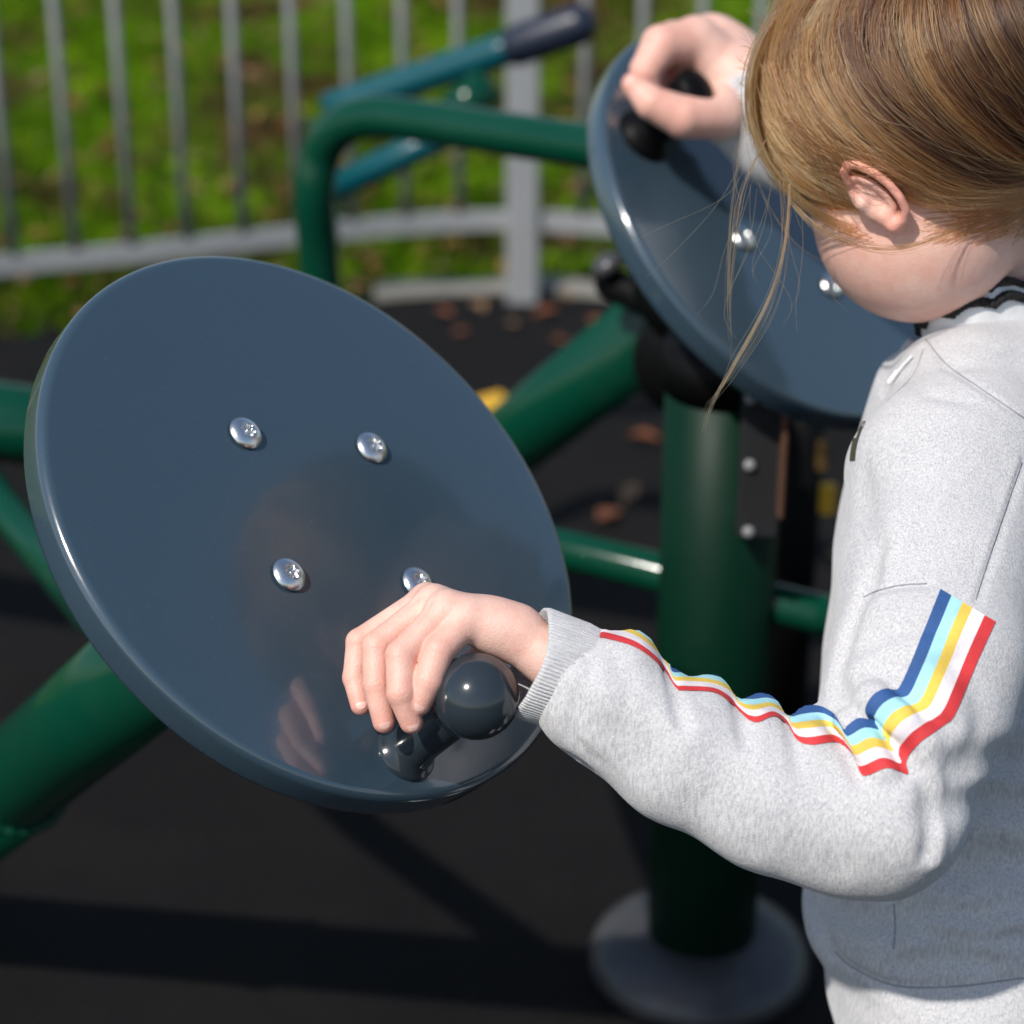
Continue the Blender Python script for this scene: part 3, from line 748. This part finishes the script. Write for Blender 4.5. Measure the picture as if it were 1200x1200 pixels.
# --- hoodie
ARM = [(622, 780, 1.345, 66), (690, 811, 1.347, 71), (715, 823, 1.345, 73), (800, 881, 1.34, 77), (900, 929, 1.335, 85), (1000, 956, 1.33, 90), (1034, 953, 1.33, 94)]
UPP = [(1034, 953, 1.33, 94), (1062, 870, 1.345, 100), (1090, 780, 1.37, 106), (1100, 680, 1.41, 108), (1112, 570, 1.455, 112), (1140, 480, 1.51, 96)]
LOFT = [(1205, 388, .045, .055), (1195, 412, .055, .070), (1190, 440, .085, .105), (1180, 520, .098, .125), (1168, 640, .110, .135), (1165, 800, .118, .140), (1168, 980, .124, .142), (1175, 1090, .122, .142), (1180, 1130, .117, .136), (1182, 1160, .111, .129), (1184, 1200, .104, .122), (1184, 1275, .098, .114)]
LZ = []
for u, v, rF, rW in LOFT: q = P(u, v, 1.565); LZ.append((q[2], q[0], q[1], rF*1.03, rW*1.03))
LZ = np.array(LZ[::-1])
SL_R = [(P(880, 118, 1.905), PR(64, 1.905)), (P(925, 150, 1.90), PR(68, 1.9)), (P(1000, 188, 1.88), PR(70, 1.88)), (P(1125, 235, 1.86), PR(80, 1.86)), (sh_r+np.array([0, 0, -.02]), .062)]
def collar_curve(pts, d0=1.455):
    out = [P(u, v, d) for u, v, d in pts]; return smooth_path(push_head(np.array(out)), 14)
top = [(1086, 382, 1.50), (1078, 374, 1.462), (1092, 362, 1.432), (1130, 352, 1.418), (1165, 344, 1.422), (1200, 340, 1.434), (1245, 337, 1.452), (1275, 340, 1.49), (1250, 320, 1.54), (1180, 325, 1.565), (1110, 345, 1.545), (1090, 372, 1.52), (1086, 382, 1.50)]
cu = collar_curve(top); nC = len(cu); cen = cu.mean(0); updir = nrm(P(1165, 300, 1.47)-P(1192, 400, 1.50))
cu_mid = cu-updir*.004
def hoodie(p, extra=()):
    z = p[:, 2]; cx = np.interp(z, LZ[:, 0], LZ[:, 1]); cy = np.interp(z, LZ[:, 0], LZ[:, 2])
    # keep the trunk upright: centre line follows a straight axis
    rF = np.interp(z, LZ[:, 0], LZ[:, 3]); rW = np.interp(z, LZ[:, 0], LZ[:, 4])
    cx = AX0[0]+(AX1[0]-AX0[0])*(z-AX0[2])/(AX1[2]-AX0[2]); cy = AX0[1]+(AX1[1]-AX0[1])*(z-AX0[2])/(AX1[2]-AX0[2])
    qx = (p[:, 0]-cx); qy = (p[:, 1]-cy); f = (qx*Fh[0]+qy*Fh[1])/rF; l = (qx*Lh[0]+qy*Lh[1])/rW
    tor = (np.sqrt(f*f+l*l)-1)*np.minimum(rF, rW)*.95
    tor = smax(tor, np.maximum(z-LZ[-1, 0], LZ[0, 0]-z), .01)
    fold = .0030*np.sin(z*95+3*np.sin(f*2.2)+l*2)*np.clip((AX1[2]+.22-z)/.12, 0, 1)
    tor = tor+fold
    hd = ell(p, P(1218, 436, 1.56), np.array([Fh, Lh, zz]), (.094, .116, .053))                         # hood lying on the shoulders
    hd = smin(hd, ell(p, P(1262, 445, 1.56), np.array([Fh, Lh, zz]), (.06, .09, .05)), .02)
    tor = smin(tor, hd, .012)
    up_ = chain(p, [(P(u, v, d), PR(r, d)) for u, v, d, r in UPP], .02)
    fo = chain(p, [(P(u, v, d), PR(r, d)) for u, v, d, r in ARM[1:]], .015)
    kk = .005+.018*np.clip((z-(sh_l[2]-.10))/.10, 0, 1); d = smin(tor, up_, kk); d = smin(d, smin(fo, up_, .010), .004)
    sr = chain(p, SL_R, .012); d = smin(d, sr, .01)
    d = d + .0016*np.sin(p[:, 0]*60+p[:, 2]*35+2*np.sin(p[:, 1]*33))*np.sin(p[:, 2]*48-p[:, 0]*22)
    for kind, pts, w, dep in extra:
        if kind == 'g': d = d + dep*np.exp(-(near_poly(p, pts, w*2.6)/w)**2)
        elif kind == 'c':
            lo_, hi_ = np.min([q[0] for q in pts], 0)-.04, np.max([q[0] for q in pts], 0)+.04
            m = ((p > lo_) & (p < hi_)).all(1)
            if m.any(): d[m] = smin(d[m], chain(p[m], pts, .004), dep)
        else: d = smin(d, near_poly(p, pts, w+dep*1.5)-w, dep)
    dw = cone(p, LW[0]-nrm(LF[0]-LW[0])*.02, LW[0]+nrm(LF[0]-LW[0])*.05, .026, .028)                 # hollow at the wrist
    nk = cone(p, NK0, NK1, .053, .053)
    d = smax(d, -(near_poly(p, cu_mid[::3], .03)-.0115), .003)
    return smax(smax(d, -nk, .004), -dw, .003)
NK0 = push_head(P(1135, 210, 1.475)); NK1 = push_head(P(1188, 385, 1.50))
AX0 = P(1188, 420, 1.56); AX1 = P(1172, 1180, 1.56); AX1[:2] = AX1[:2]*.82+AX0[:2]*.18
blo = np.array([AX0[0]-.44, AX0[1]-.48, P(1184, 1275, 1.565)[2]-.03]); bhi = np.array([AX0[0]+.28, AX0[1]+.56, 1.16])
cV, cF = surf(hoodie, blo, bhi, .007); cb_ = bvh_of(cV, cF)
def drape(pts, off=0., n=6):
    out = []
    for u, v in smooth_path(np.array(pts, float), n):
        h = hit(cb_, u, v)
        if h is not None: out.append(h[0]+h[1]*off)
    return np.array(out)
EX = []
def G(pts, w, dep):
    q = drape(pts)
    if len(q) > 1: EX.append(('g', q, w, dep))
def BUL(pts, r, sink, k=.006):
    q = []
    for u, v in pts:
        h = hit(cb_, u, v)
        if h is not None: q.append(h[0]-nrm(P(u, v, 1)-np.array([0, 0, CAM_H]))*(-sink))
    if len(q) > 1: EX.append(('b', np.array(q), r, k))
G([(1016, 680), (998, 725), (980, 790), (985, 820)], .0065, .011)
G([(1028, 640), (1018, 680)], .006, .006)
G([(1008, 701), (1030, 692), (1055, 686), (1088, 684)], .0032, .0038)
G([(1199, 540), (1165, 640), (1143, 705)], .0026, .0028)
G([(1195, 540), (1161, 640), (1139, 705)], .0024, -.0016)
G([(1088, 398), (1110, 428), (1150, 456), (1200, 490), (1230, 500)], .0028, .0036)
G([(1080, 405), (1105, 436), (1145, 462), (1200, 498)], .005, -.0012)
G([(1065, 888), (1085, 915), (1094, 950), (1088, 1000)], .0055, .0060)
G([(1078, 890), (1104, 940), (1096, 1010)], .0065, -.0030)
G([(775, 765), (788, 798), (800, 850)], .0045, .0055)
G([(852, 795), (866, 830), (874, 872)], .0042, .0052)
G([(914, 825), (928, 855), (936, 900)], .0042, .0052)
G([(970, 842), (988, 870), (1006, 912)], .0040, .0065)
G([(1020, 826), (1040, 862), (1064, 905)], .0034, .010)
G([(1042, 806), (1080, 838), (1120, 850)], .004, .0025)
def ROLL(pts, k):
    q = []
    for u, v, sink, r in pts:
        h = hit(cb_, u, v)
        if h is not None: q.append((h[0]+nrm(P(u, v, 1)-np.array([0, 0, CAM_H]))*sink, r))
    EX.append(('c', q, 0, k))
ROLL([(1000, 850, .004, .0125), (1018, 880, .0055, .0125), (1036, 905, .0085, .0115), (1050, 940, .014, .008)], .0022)
ROLL([(1026, 822, .004, .0135), (1052, 846, .0055, .0135), (1084, 868, .0100, .0125), (1112, 890, .017, .009)], .0022)

for bp_ in (((741, 764, 1.350, .0130), (738, 778, 1.330, .0120), (728, 815, 1.325, .0050)), ((831, 816, 1.350, .0130), (826, 834, 1.326, .0120), (815, 880, 1.325, .0045)),
            ((891, 838, 1.350, .0130), (887, 858, 1.320, .0120), (876, 905, 1.315, .0045)), ((952, 852, 1.345, .0130), (949, 874, 1.314, .0125), (938, 925, 1.305, .0050))):
    EX.append(('c', [(P(u, v, d), r) for u, v, d, r in bp_], 0, .007))
G([(945, 1045), (960, 1080), (975, 1116)], .0045, .0055)
G([(1046, 1058), (1049, 1085), (1048, 1115)], .0032, .0038)
G([(1085, 1096), (1130, 1104), (1200, 1100), (1230, 1092)], .0060, .0085)
G([(1095, 950), (1150, 938), (1200, 944)], .010, .008)
G([(1120, 1020), (1160, 1010), (1210, 1016)], .011, .009)
G([(1150, 1075), (1180, 1062), (1210, 1055)], .007, .007)
G([(975, 1113), (1000, 1134), (1050, 1155), (1120, 1156), (1200, 1146), (1240, 1135)], .0032, .0045)
G([(645, 872), (680, 893), (705, 915)], .004, .0035)
G([(668, 862), (700, 892)], .004, .002)
G([(700, 742), (690, 790), (668, 850)], .006, .0028)
G([(968, 700), (958, 760), (962, 810)], .008, .003)
G([(1110, 430), (1160, 425), (1210, 420)], .008, .003)
G([(985, 790), (1040, 762), (1100, 757)], .010, -.002)
G([(982, 800), (1020, 788), (1060, 790)], .006, .0018)
G([(1060, 1130), (1110, 1122), (1160, 1130)], .007, .006)
G([(960, 1050), (1000, 1075), (1040, 1080)], .008, .006)
G([(1125, 900), (1165, 892), (1215, 896)], .010, .009)
G([(1060, 1075), (1100, 1068), (1150, 1078)], .007, .008)
G([(1010, 560), (1018, 620), (1010, 690)], .010, .003)
G([(1060, 440), (1090, 462), (1130, 470)], .006, .0022)
G([(1120, 780), (1150, 830), (1140, 900)], .010, .0030)
G([(1000, 770), (1045, 745), (1105, 735)], .007, .0022)
G([(640, 800), (700, 850), (760, 880)], .012, .0022)
G([(830, 890), (870, 940), (880, 990)], .013, .0022)
G([(930, 900), (975, 950), (990, 1010)], .013, .0024)
G([(720, 770), (735, 810), (728, 850)], .007, .0022)
G([(760, 905), (800, 935), (860, 960)], .014, .0015)
EX.sort(key=lambda e: e[0] == 'g')
V, Fc = surf(lambda p: hoodie(p, EX), blo, bhi, .0023)
hood = mesh('hoodie', V, Fc, M_HOOD, person)
fb = bvh_of(V, Fc)
M_SEAM = simple('seam_thread', (.30, .30, .33), .9)
def seam(pts, r=.00055):
    q = [];
    for u, v in smooth_path(np.array(pts, float), 10):
        h = hit(fb, u, v)
        if h is not None and (not q or np.linalg.norm(h[0]-q[-1]) < .02): q.append(h[0]+h[1]*r*.2)
    if len(q) > 3: tube('seam', q, r, M_SEAM, hood, 6)
seam([(1085, 398), (1110, 428), (1150, 456), (1200, 490), (1215, 497)])
seam([(1197, 542), (1163, 640), (1143, 702)])
seam([(978, 1115), (1000, 1134), (1050, 1155), (1120, 1156), (1199, 1146)])
seam([(1048, 1060), (1049, 1088), (1047, 1112)])
seam([(1012, 700), (1030, 692), (1055, 686), (1086, 684)], .0005)
seam([(1082, 410), (1070, 440), (1040, 470)], .0004)
# stripes lying on the sleeve: across-lines from the blue edge to the red edge
ST = [((1102, 691), (1166, 729)), ((1088, 726), (1148, 768)), ((1072, 766), (1132, 806)), ((1056, 803), (1118, 838)), ((1048, 809), (1106, 850)), ((1036, 808), (1092, 860)),
      ((1023, 815), (1078, 870)), ((1015, 829), (1066, 884)), ((1017, 840), (1062, 895)), ((1022, 843), (1063, 908)), ((1006, 842), (1040, 900)), ((994, 850), (1012, 909)),
      ((989, 854), (1003, 888)), ((978, 836), (992, 876)), ((960, 828), (975, 870)), ((940, 829), (950, 873)), ((924, 834), (934, 867)), ((918, 822), (922, 850)), ((900, 814), (906, 840)), ((880, 814), (886, 847)),
      ((863, 813), (868, 836)), ((858, 796), (854, 823)), ((835, 788), (836, 812)), ((800, 784), (804, 810)), ((786, 783), (793, 808)), ((782, 768), (780, 790)), ((770, 748), (766, 774)), ((745, 728), (742, 758)), ((715, 716), (710, 749)), ((708, 720), (703, 748))]
ST = np.array(ST, float)
sa = smooth_path(ST[:, 0], 6); sb = smooth_path(ST[:, 1], 6)
fr = [0, .20, .40, .58, .80, 1.0]; SUB = 5
rows = []
for i in range(len(sa)):
    row = []
    for c in range(5):
        for j in range(SUB+1):
            t = fr[c]+(fr[c+1]-fr[c])*j/SUB; h = hit(fb, *(sa[i]*(1-t)+sb[i]*t))
            row.append(None if h is None else h[0]+h[1]*.0008)
    good = [k for k, q in enumerate(row) if q is not None]
    if good: rows.append([row[min(good, key=lambda g_: abs(g_-k))] for k in range(len(row))])
rows = np.array(rows)
for c in range(5):
    g = rows[:, c*(SUB+1):(c+1)*(SUB+1)]; n_ = SUB+1
    Fc = [(i*n_+j, (i+1)*n_+j, (i+1)*n_+j+1, i*n_+j+1) for i in range(len(g)-1) for j in range(SUB)]
    o = mesh('stripe', g.reshape(-1, 3), Fc, STRIPE[c], hood); tag(o, ['blue stripe', 'pale blue stripe', 'yellow stripe', 'white stripe', 'red stripe'][c])
# ribbed cuffs
def cuff(C, axis, stations, parent):
    a, b, n = frame(axis, KD((0, 1, 0))); V = []; Fc = []; S = 96
    for k, (s, ra, rb_, oa, ob) in enumerate(stations):
        for j in range(S):
            t = 2*math.pi*j/S
            V.append((ra*math.cos(t)+oa, rb_*math.sin(t)+ob, s+.0012*math.sin(3*t+k)))
    for i in range(len(stations)-1):
        for j in range(S): k = (j+1) % S; Fc.append((i*S+j, i*S+k, (i+1)*S+k, (i+1)*S+j))
    o = mesh('cuff', V, Fc, M_RIB, parent)
    M = Matrix((a, b, n)).transposed().to_4x4(); M.translation = Vector(C); o.matrix_basis = M; return o
cc = P(633, 780, 1.350); ca = nrm(P(683, 797, 1.356)-cc)
rr = PR(68, 1.345)
cuff(cc, ca, [(.040, rr*.88, rr*.88, 0, 0), (.030, rr*.94, rr*.94, 0, 0), (.020, rr*.98, rr*.98, 0, 0), (.004, rr*.99, rr*.99, 0, 0), (-.006, rr*.98, rr*1.0, 0, 0), (-.0085, rr*.95, rr*.97, 0, 0), (-.0075, rr*.90, rr*.92, 0, 0), (.004, rr*.86, rr*.88, 0, 0), (.03, rr*.8, rr*.8, 0, 0)], hood)
cr = P(872, 112, 1.905); car = nrm(P(940, 158, 1.90)-cr); rr = PR(62, 1.905)
cuff(cr, car, [(.05, rr*1.0, rr*1.0, 0, 0), (.02, rr*1.05, rr*1.03, 0, 0), (0, rr*1.06, rr*1.06, 0, 0), (-.003, rr*1.0, rr*1.0, 0, 0), (.01, rr*.93, rr*.93, 0, 0), (.05, rr*.85, rr*.85, 0, 0)], hood)
# drawstring and chest print
dh = next(h for h in (hit(fb, 1066+k, 424+k*.6) for k in range(0, 40, 2)) if h is not None)[0]; dd_ = dh[1]*CS-(dh[2]-CAM_H)*SN
tube('drawstring', line((1068, 418, dd_-.002), (1058, 428, dd_-.002), (1050, 438, dd_)), .0010, M_WHITE, hood, 10, True)
tube('cord_tip', line((1051, 436, dd_), (1042, 448, dd_+.002)), .0018, M_WHITE, hood, 12, True)
pr = []
for t in np.linspace(0, 1, 8):
    u0 = 1012-12*t-3*math.sin(t*3); v0 = 494+46*t
    row = [hit(fb, u0+w, v0) for w in (-3, 0, 3, 6, 8)]; pr.append([None if h is None else h[0]+h[1]*.0007 for h in row])
V = []; Fc = []; ix = {}
for i, r in enumerate(pr):
    for j, q in enumerate(r):
        if q is not None: ix[i, j] = len(V); V.append(q)
for i in range(len(pr)-1):
    for j in range(4):
        ks = [(i, j), (i+1, j), (i+1, j+1), (i, j+1)]
        if all(k in ix for k in ks) and j < 2: Fc.append(tuple(ix[k] for k in ks))
if Fc: mesh('chest_print', V, Fc, simple('dark_print', (.06, .06, .035), .7), hood)

# --- lace collar
V = []; Fc = []
sarc = np.r_[0, np.cumsum(np.linalg.norm(np.diff(cu, axis=0), axis=1))]
for i, q in enumerate(cu):
    for j, (o_, r_) in enumerate(((.004, 0), (-.003, .0006), (-.012, .002), (-.026, .004))): V.append(q+updir*o_+nrm(q-cen)*r_)
for i in range(nC-1):
    for j in range(3): Fc.append((4*i+j, 4*i+4+j, 4*i+5+j, 4*i+1+j))
colr = mesh('collar', V, Fc, M_WHITE, person)
sm = np.linspace(0, sarc[-1], 700); base = np.stack([np.interp(sm, sarc, cu[:, k]) for k in range(3)], -1)
for off, amp, per, rad in ((.003, .0060, .030, .0022), (-.0085, .0056, .030, .0032)):
    pth = np.array([q+updir*(off+amp*abs(math.sin(math.pi*s/per))+.0004*math.sin(s*1900))+nrm(q-cen)*(.0018+.0007*math.sin(s*2300)) for q, s in zip(base, sm)])
    V, Fc = tube_geo(pth, rad*(1+.25*np.sin(sm*2100)), 8, False); mesh('lace_edging', V, Fc, M_LACE, colr)
# --- leggings, shoes
def legg(p):
    d = cone(p, hipL, hipR, .062, .062)
    for h_, s in ((hipL, 1), (hipR, -1)):
        kn, an = legpts(h_, s); d = smin(d, cone(p, h_, kn, .070, .050), .03); d = smin(d, cone(p, kn, an, .050, .036), .01)
    return smax(d, .085-p[:, 2], .003)
V, Fc = surf(legg, hipc-np.array([.25, .25, hipc[2]]), hipc+np.array([.25, .25, .12]), .006); mesh('leggings', V, Fc, M_LEG, person)
for h_, s in ((hipL, 1), (hipR, -1)):
    kn, an = legpts(h_, s)
    def shoe(p):
        d = cone(p, an+np.array([0, 0, -.02])-Fh*.01, an+np.array([0, 0, -.038])+Fh*.11, .036, .028); d = smin(d, cone(p, an, an+zz*.02, .036, .037), .02)
        return smax(d, .018-p[:, 2], .002)
    V, Fc = surf(shoe, an-.18, an+.18, .005); so = mesh('shoe', V, Fc, M_SHOE, person)
    def sole(p): return smax(smax(cone(p, an*[1, 1, 0]-Fh*.01+zz*.01, an*[1, 1, 0]+Fh*.11+zz*.01, .041, .035), p[:, 2]-.018, .002), .001-p[:, 2], .001)
    V, Fc = surf(sole, an-.18, an+.18, .005); mesh('sole', V, Fc, M_SOLE, so)

# --- hair
PN = nrm(.646*HU-.763*HF); PP = P(930, 236, 1.40)
def capf(p):
    d = ell(p, SK, HA, (.102, .084, .098)); d = smin(d, ell(p, hp_(-.02, 0, -.02), HA, (.093, .079, .09)), .02)
    d = smin(d, ell(p, P(1165, 195, 1.475), HA, (.060, .062, .055)), .04)
    d = smin(d, sphere(p, P(1250, 200, 1.47), .045), .02)
    dn = (p-PP)@PN
    d = smax(d, -(dn+.004), .006)
    d = smax(d, -(poly_dist(p, line((995, 205, 1.36), (1050, 240, 1.36)))-.017), .004)     # clear of the ear
    d = smin(d, ell(p, P(1172, 238, 1.470), np.array([KD((1, 0, 0)), KD((0, 1, 0)), KD((0, 0, 1))]), (.066, .024, .052)), .03)
    return d
V, Fc = surf(capf, SK-.16, SK+np.array([.24, .16, .15]), .003)
cap = mesh('hair', push_head(V), Fc, M_CAP, person)
hb_ = bvh_of(V, Fc)
GU = [ # guides from the crown down round the temple and back to the gathered hair at the right
 [(1010, -75), (915, 0), (880, 80), (886, 150), (912, 205), (945, 245), (1000, 275), (1060, 286), (1120, 270), (1220, 232)],
 [(1030, -75), (930, 0), (893, 80), (903, 145), (935, 195), (985, 225), (1035, 262), (1075, 274), (1130, 256), (1222, 226)],
 [(1045, -75), (950, -5), (915, 70), (930, 135), (965, 175), (1010, 187), (1050, 208), (1080, 240), (1135, 236), (1225, 220)],
 [(1060, -75), (980, -5), (950, 65), (972, 120), (1010, 160), (1050, 185), (1085, 210), (1120, 222), (1160, 220), (1228, 212)],
 [(1075, -75), (1010, -5), (995, 60), (1022, 115), (1060, 150), (1095, 178), (1125, 196), (1155, 204), (1185, 206), (1230, 204)],
 [(1092, -75), (1045, 0), (1045, 60), (1070, 110), (1105, 142), (1135, 165), (1160, 180), (1185, 190), (1205, 194), (1232, 196)],
 [(1112, -75), (1085, 0), (1095, 55), (1120, 100), (1150, 130), (1175, 150), (1195, 165), (1210, 175), (1222, 182), (1236, 188)],
 [(1135, -75), (1130, 0), (1150, 50), (1175, 90), (1200, 115), (1215, 135), (1226, 150), (1235, 160), (1240, 170), (1244, 180)],
 [(1165, -75), (1180, 0), (1205, 45), (1225, 80), (1240, 105), (1250, 120), (1256, 140), (1260, 150), (1262, 160), (1262, 172)]]
GU = np.array(GU, float)
NP_ = 26
GUs = np.array([smooth_path(g, 6) for g in GU]); GUs = np.array([[np.interp(np.linspace(0, len(g)-1, NP_), np.arange(len(g)), g[:, k]) for k in (0, 1)] for g in GUs]).transpose(0, 2, 1)
o_cam = np.array([0, 0, CAM_H])
def strand(par, jit, lift, lo=0., hi=1., rnd=None):
    g = par*(len(GUs)-1); i = min(int(g), len(GUs)-2); t = g-i
    q = GUs[i]*(1-t)+GUs[i+1]*t
    tt = np.linspace(lo, hi, NP_)*(NP_-1); q = np.stack([np.interp(tt, np.arange(NP_), q[:, k]) for k in (0, 1)], -1)
    q = q+jit
    out = []; last = None
    for u, v in q:
        h = hit(hb_, u, v)
        if h is None:
            if last is None: out.append(None); continue
            d = last; pt = P(u, v, d)
        else:
            pt = h[0]+h[1]*lift; last = (pt[1])*CS-(pt[2]-CAM_H)*SN; pt = h[0]+h[1]*lift
        out.append(pt)
    k = next((j for j, x in enumerate(out) if x is not None), None)
    if k is None: return None
    out = out[k:]
    return np.array(out)
strands = []; tints = []; rads = []
def add(pts, tint, rad):
    if pts is None or len(pts) < 5: return
    s = np.linspace(0, len(pts)-1, 20); pts = np.stack([np.interp(s, np.arange(len(pts)), pts[:, k]) for k in range(3)], -1)
    for _k in range(4): pts[1:-1] = (pts[:-2]+2*pts[1:-1]+pts[2:])/4
    strands.append(pts); tints.append(tint); rads.append(rad)
NC = 380
tt = np.linspace(0, 1, NP_)
for c in range(NC):                                # locks of hair, each a clump of strands
    par = rng.uniform(0, 1)**.85; ph = rng.uniform(0, 6.3); amp = rng.uniform(0, 15); dx = rng.normal(0, 8)
    ctint = np.clip(rng.normal(.72-.60*par, .24), 0, 1); clift = rng.uniform(0, 1)**2*.0085+.0003  # tint drops with par: sunlit temple and shaded back put into the colour
    cj = np.stack([dx+amp*np.sin(tt*4+ph), amp*.7*np.cos(tt*3.3+ph)], -1)*np.clip(1.15-tt, .1, 1)[:, None] + (rng.normal(0, 12, 2)*(tt[:, None]-.4)*(tt[:, None] < .8))
    lo = rng.choice([0, 0, rng.uniform(0, .3)]); hi = rng.choice([1, 1, 1, rng.uniform(.6, 1)])
    for s in range(20):
        w = rng.normal(0, 1, 2)*5.5
        jit = cj+w*(.35+.65*np.abs(np.sin(tt*2.5+ph)))[:, None]+np.cumsum(rng.normal(0, .25, (NP_, 2)), 0)
        pts = strand(np.clip(par+rng.normal(0, .006), 0, 1), jit, max(.0002, clift+rng.normal(0, .0008)), lo, hi)
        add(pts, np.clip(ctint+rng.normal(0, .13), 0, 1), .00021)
near = len(strands)
SKm = SK
for i in range(0, near):                            # the far side of the head mirrors the near one
    if i % 2 == 0:
        p = strands[i]; k_ = ((p-SKm)@HL) > .022; n_k = len(p) if k_.all() else int(np.argmin(k_))
        if n_k > 6:
            q = p[:n_k]-2*((p[:n_k]-SKm)@HL)[:, None]*HL; s_ = np.linspace(0, n_k-1, 20)
            strands.append(np.stack([np.interp(s_, np.arange(n_k), q[:, k]) for k in range(3)], -1)); tints.append(tints[i]); rads.append(.0004)
# loose wisps
def wisp(pts, n, spread, tip=3, rad=.00016, tint=.58):
    base = smooth_path(np.array([P(*q) for q in pts]), 8); m = len(base); s = np.linspace(0, 1, m)[:, None]
    for _ in range(n):
        o_ = rng.normal(0, 1, 3)*spread; ph = rng.uniform(0, 6.3); o2 = rng.normal(0, 1, 3)*spread*tip
        e_ = rng.uniform(.7, 1.0); pts_ = base+o_*np.sin(s*math.pi)+o2*np.maximum(0, s-.55)+np.sin(s*7+ph)*spread*.5
        kk = max(5, int(m*e_)); add(pts_[:kk], np.clip(tint+rng.normal(0, .12), 0, 1), rad)
wisp([(905, 150, 1.36), (872, 215, 1.355), (860, 280, 1.355), (853, 350, 1.355), (852, 430, 1.355)], 6, .0013, 3, .00012)
wisp([(868, 150, 1.38), (858, 230, 1.37), (852, 300, 1.365), (850, 380, 1.36), (856, 440, 1.36)], 4, .0015, 3, .0001)
wisp([(925, 215, 1.355), (922, 280, 1.35), (905, 345, 1.35), (876, 400, 1.35), (850, 445, 1.35), (832, 480, 1.35), (824, 515, 1.35)], 12, .0012, 3, .00013)
wisp([(915, 200, 1.355), (918, 300, 1.355), (895, 370, 1.355), (862, 420, 1.355), (845, 450, 1.355), (815, 490, 1.355)], 6, .003, 2, .0001)
for _ in range(16):                                # fine flyaways around the face and crown
    u0, v0 = rng.uniform(860, 960), rng.uniform(150, 260); d = 1.36+rng.normal(0, .01)
    du, dv = rng.normal(-25, 40), rng.uniform(60, 190)
    add(smooth_path(np.array([P(u0, v0, d), P(u0+du*.3+rng.normal(0, 8), v0+dv*.4, d), P(u0+du*.8+rng.normal(0, 14), v0+dv*.8, d), P(u0+du, v0+dv, d)]), 6), .8, .00008)
for _ in range(170):
    par = rng.uniform(0, 1); st = strand(par, np.cumsum(rng.normal(0, 2.2, (NP_, 2)), 0)+rng.normal(0, 14, 2), rng.uniform(.003, .012), rng.uniform(0, .5), rng.uniform(.6, 1))
    add(st, rng.uniform(.5, 1), .00016)
for _ in range(130):                                # short hairs lifting off the outline
    k = rng.integers(0, 8); q = GUs[0][k+rng.integers(0, 4)]; d = 1.41
    u1, v1 = q[0]-rng.uniform(5, 22), q[1]-rng.uniform(-20, 30)
    add(smooth_path(np.array([P(q[0]+8, q[1], d), P((q[0]+u1)/2, (q[1]+v1)/2-6, d-.01), P(u1, v1, d-.01)]), 6), .7, .00009)
skb = bvh_of((ev-HEAD_PUSHED)/HEAD_CAM_SCALE+SK, ef)
for _ in range(240):                               # nape hairs drawn up towards the gathered hair
    u0, v0 = rng.uniform(1078, 1200), rng.uniform(248, 288); rise = rng.uniform(.5, 1); pp_ = []
    for t in np.linspace(0, 1, 8):
        u = u0+(1232-u0)*t; v = v0+(215-v0)*(t**.8)*rise+8*math.sin(t*3.1)
        ha, hb2 = hit(skb, u, v), hit(hb_, u, v); c_ = [h for h in (ha, hb2) if h is not None]
        if c_: h = min(c_, key=lambda h: np.linalg.norm(h[0]-o_cam)); pp_.append(h[0]+h[1]*(.0004+.0012*t))
    if len(pp_) > 5: add(np.array(pp_), rng.uniform(.25, .8), .00015)
for pts, n_, sp in (([(1000, -60, 1.35), (1060, 20, 1.325), (1090, 95, 1.32), (1095, 170, 1.33), (1085, 230, 1.345)], 5, .002),
                    ([(1120, -60, 1.34), (1105, 20, 1.33), (1110, 100, 1.325), (1125, 180, 1.335), (1140, 260, 1.36), (1175, 350, 1.40)], 4, .002),
                    ([(1000, -20, 1.33), (930, 40, 1.335), (880, 100, 1.36)], 4, .002),
                    ([(925, 235, 1.36), (960, 268, 1.35), (1010, 288, 1.348), (1065, 290, 1.348), (1120, 268, 1.36), (1170, 235, 1.38)], 16, .0014)):
    wisp(pts, n_, sp, 1.5, .00012, .62)
wisp([(955, 150, 1.340), (985, 182, 1.342), (1008, 200, 1.343), (1040, 205, 1.340), (1080, 235, 1.342)], 14, .004, 2, .00013, .45)
wisp([(925, 140, 1.345), (955, 178, 1.345), (985, 205, 1.350), (1006, 222, 1.352)], 26, .004, 2, .00013, .4)
wisp([(940, 165, 1.345), (985, 182, 1.345), (1020, 192, 1.342), (1060, 222, 1.345)], 7, .003, 2, .00012, .5)
S = push_head(np.array(strands)); nS = len(S)
print('strands', nS)
hc = bpy.data.hair_curves.new('hair_strands'); hc.add_curves([20]*nS)
hc.attributes['position'].data.foreach_set('vector', S.ravel().astype(np.float32)) if 'position' in hc.attributes else hc.position_data.foreach_set('vector', S.ravel().astype(np.float32))
ra = hc.attributes.get('radius') or hc.attributes.new('radius', 'FLOAT', 'POINT')
taper = np.concatenate([np.ones(14), np.linspace(1, .25, 6)]); ra.data.foreach_set('value', (np.array(rads)[:, None]*taper).ravel().astype(np.float32))
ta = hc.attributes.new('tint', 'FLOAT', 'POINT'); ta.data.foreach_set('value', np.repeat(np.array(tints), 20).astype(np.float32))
hc.materials.append(M_HAIR)
ho = link('hair_strands', hc, cap); tag(ho, kind='stuff')
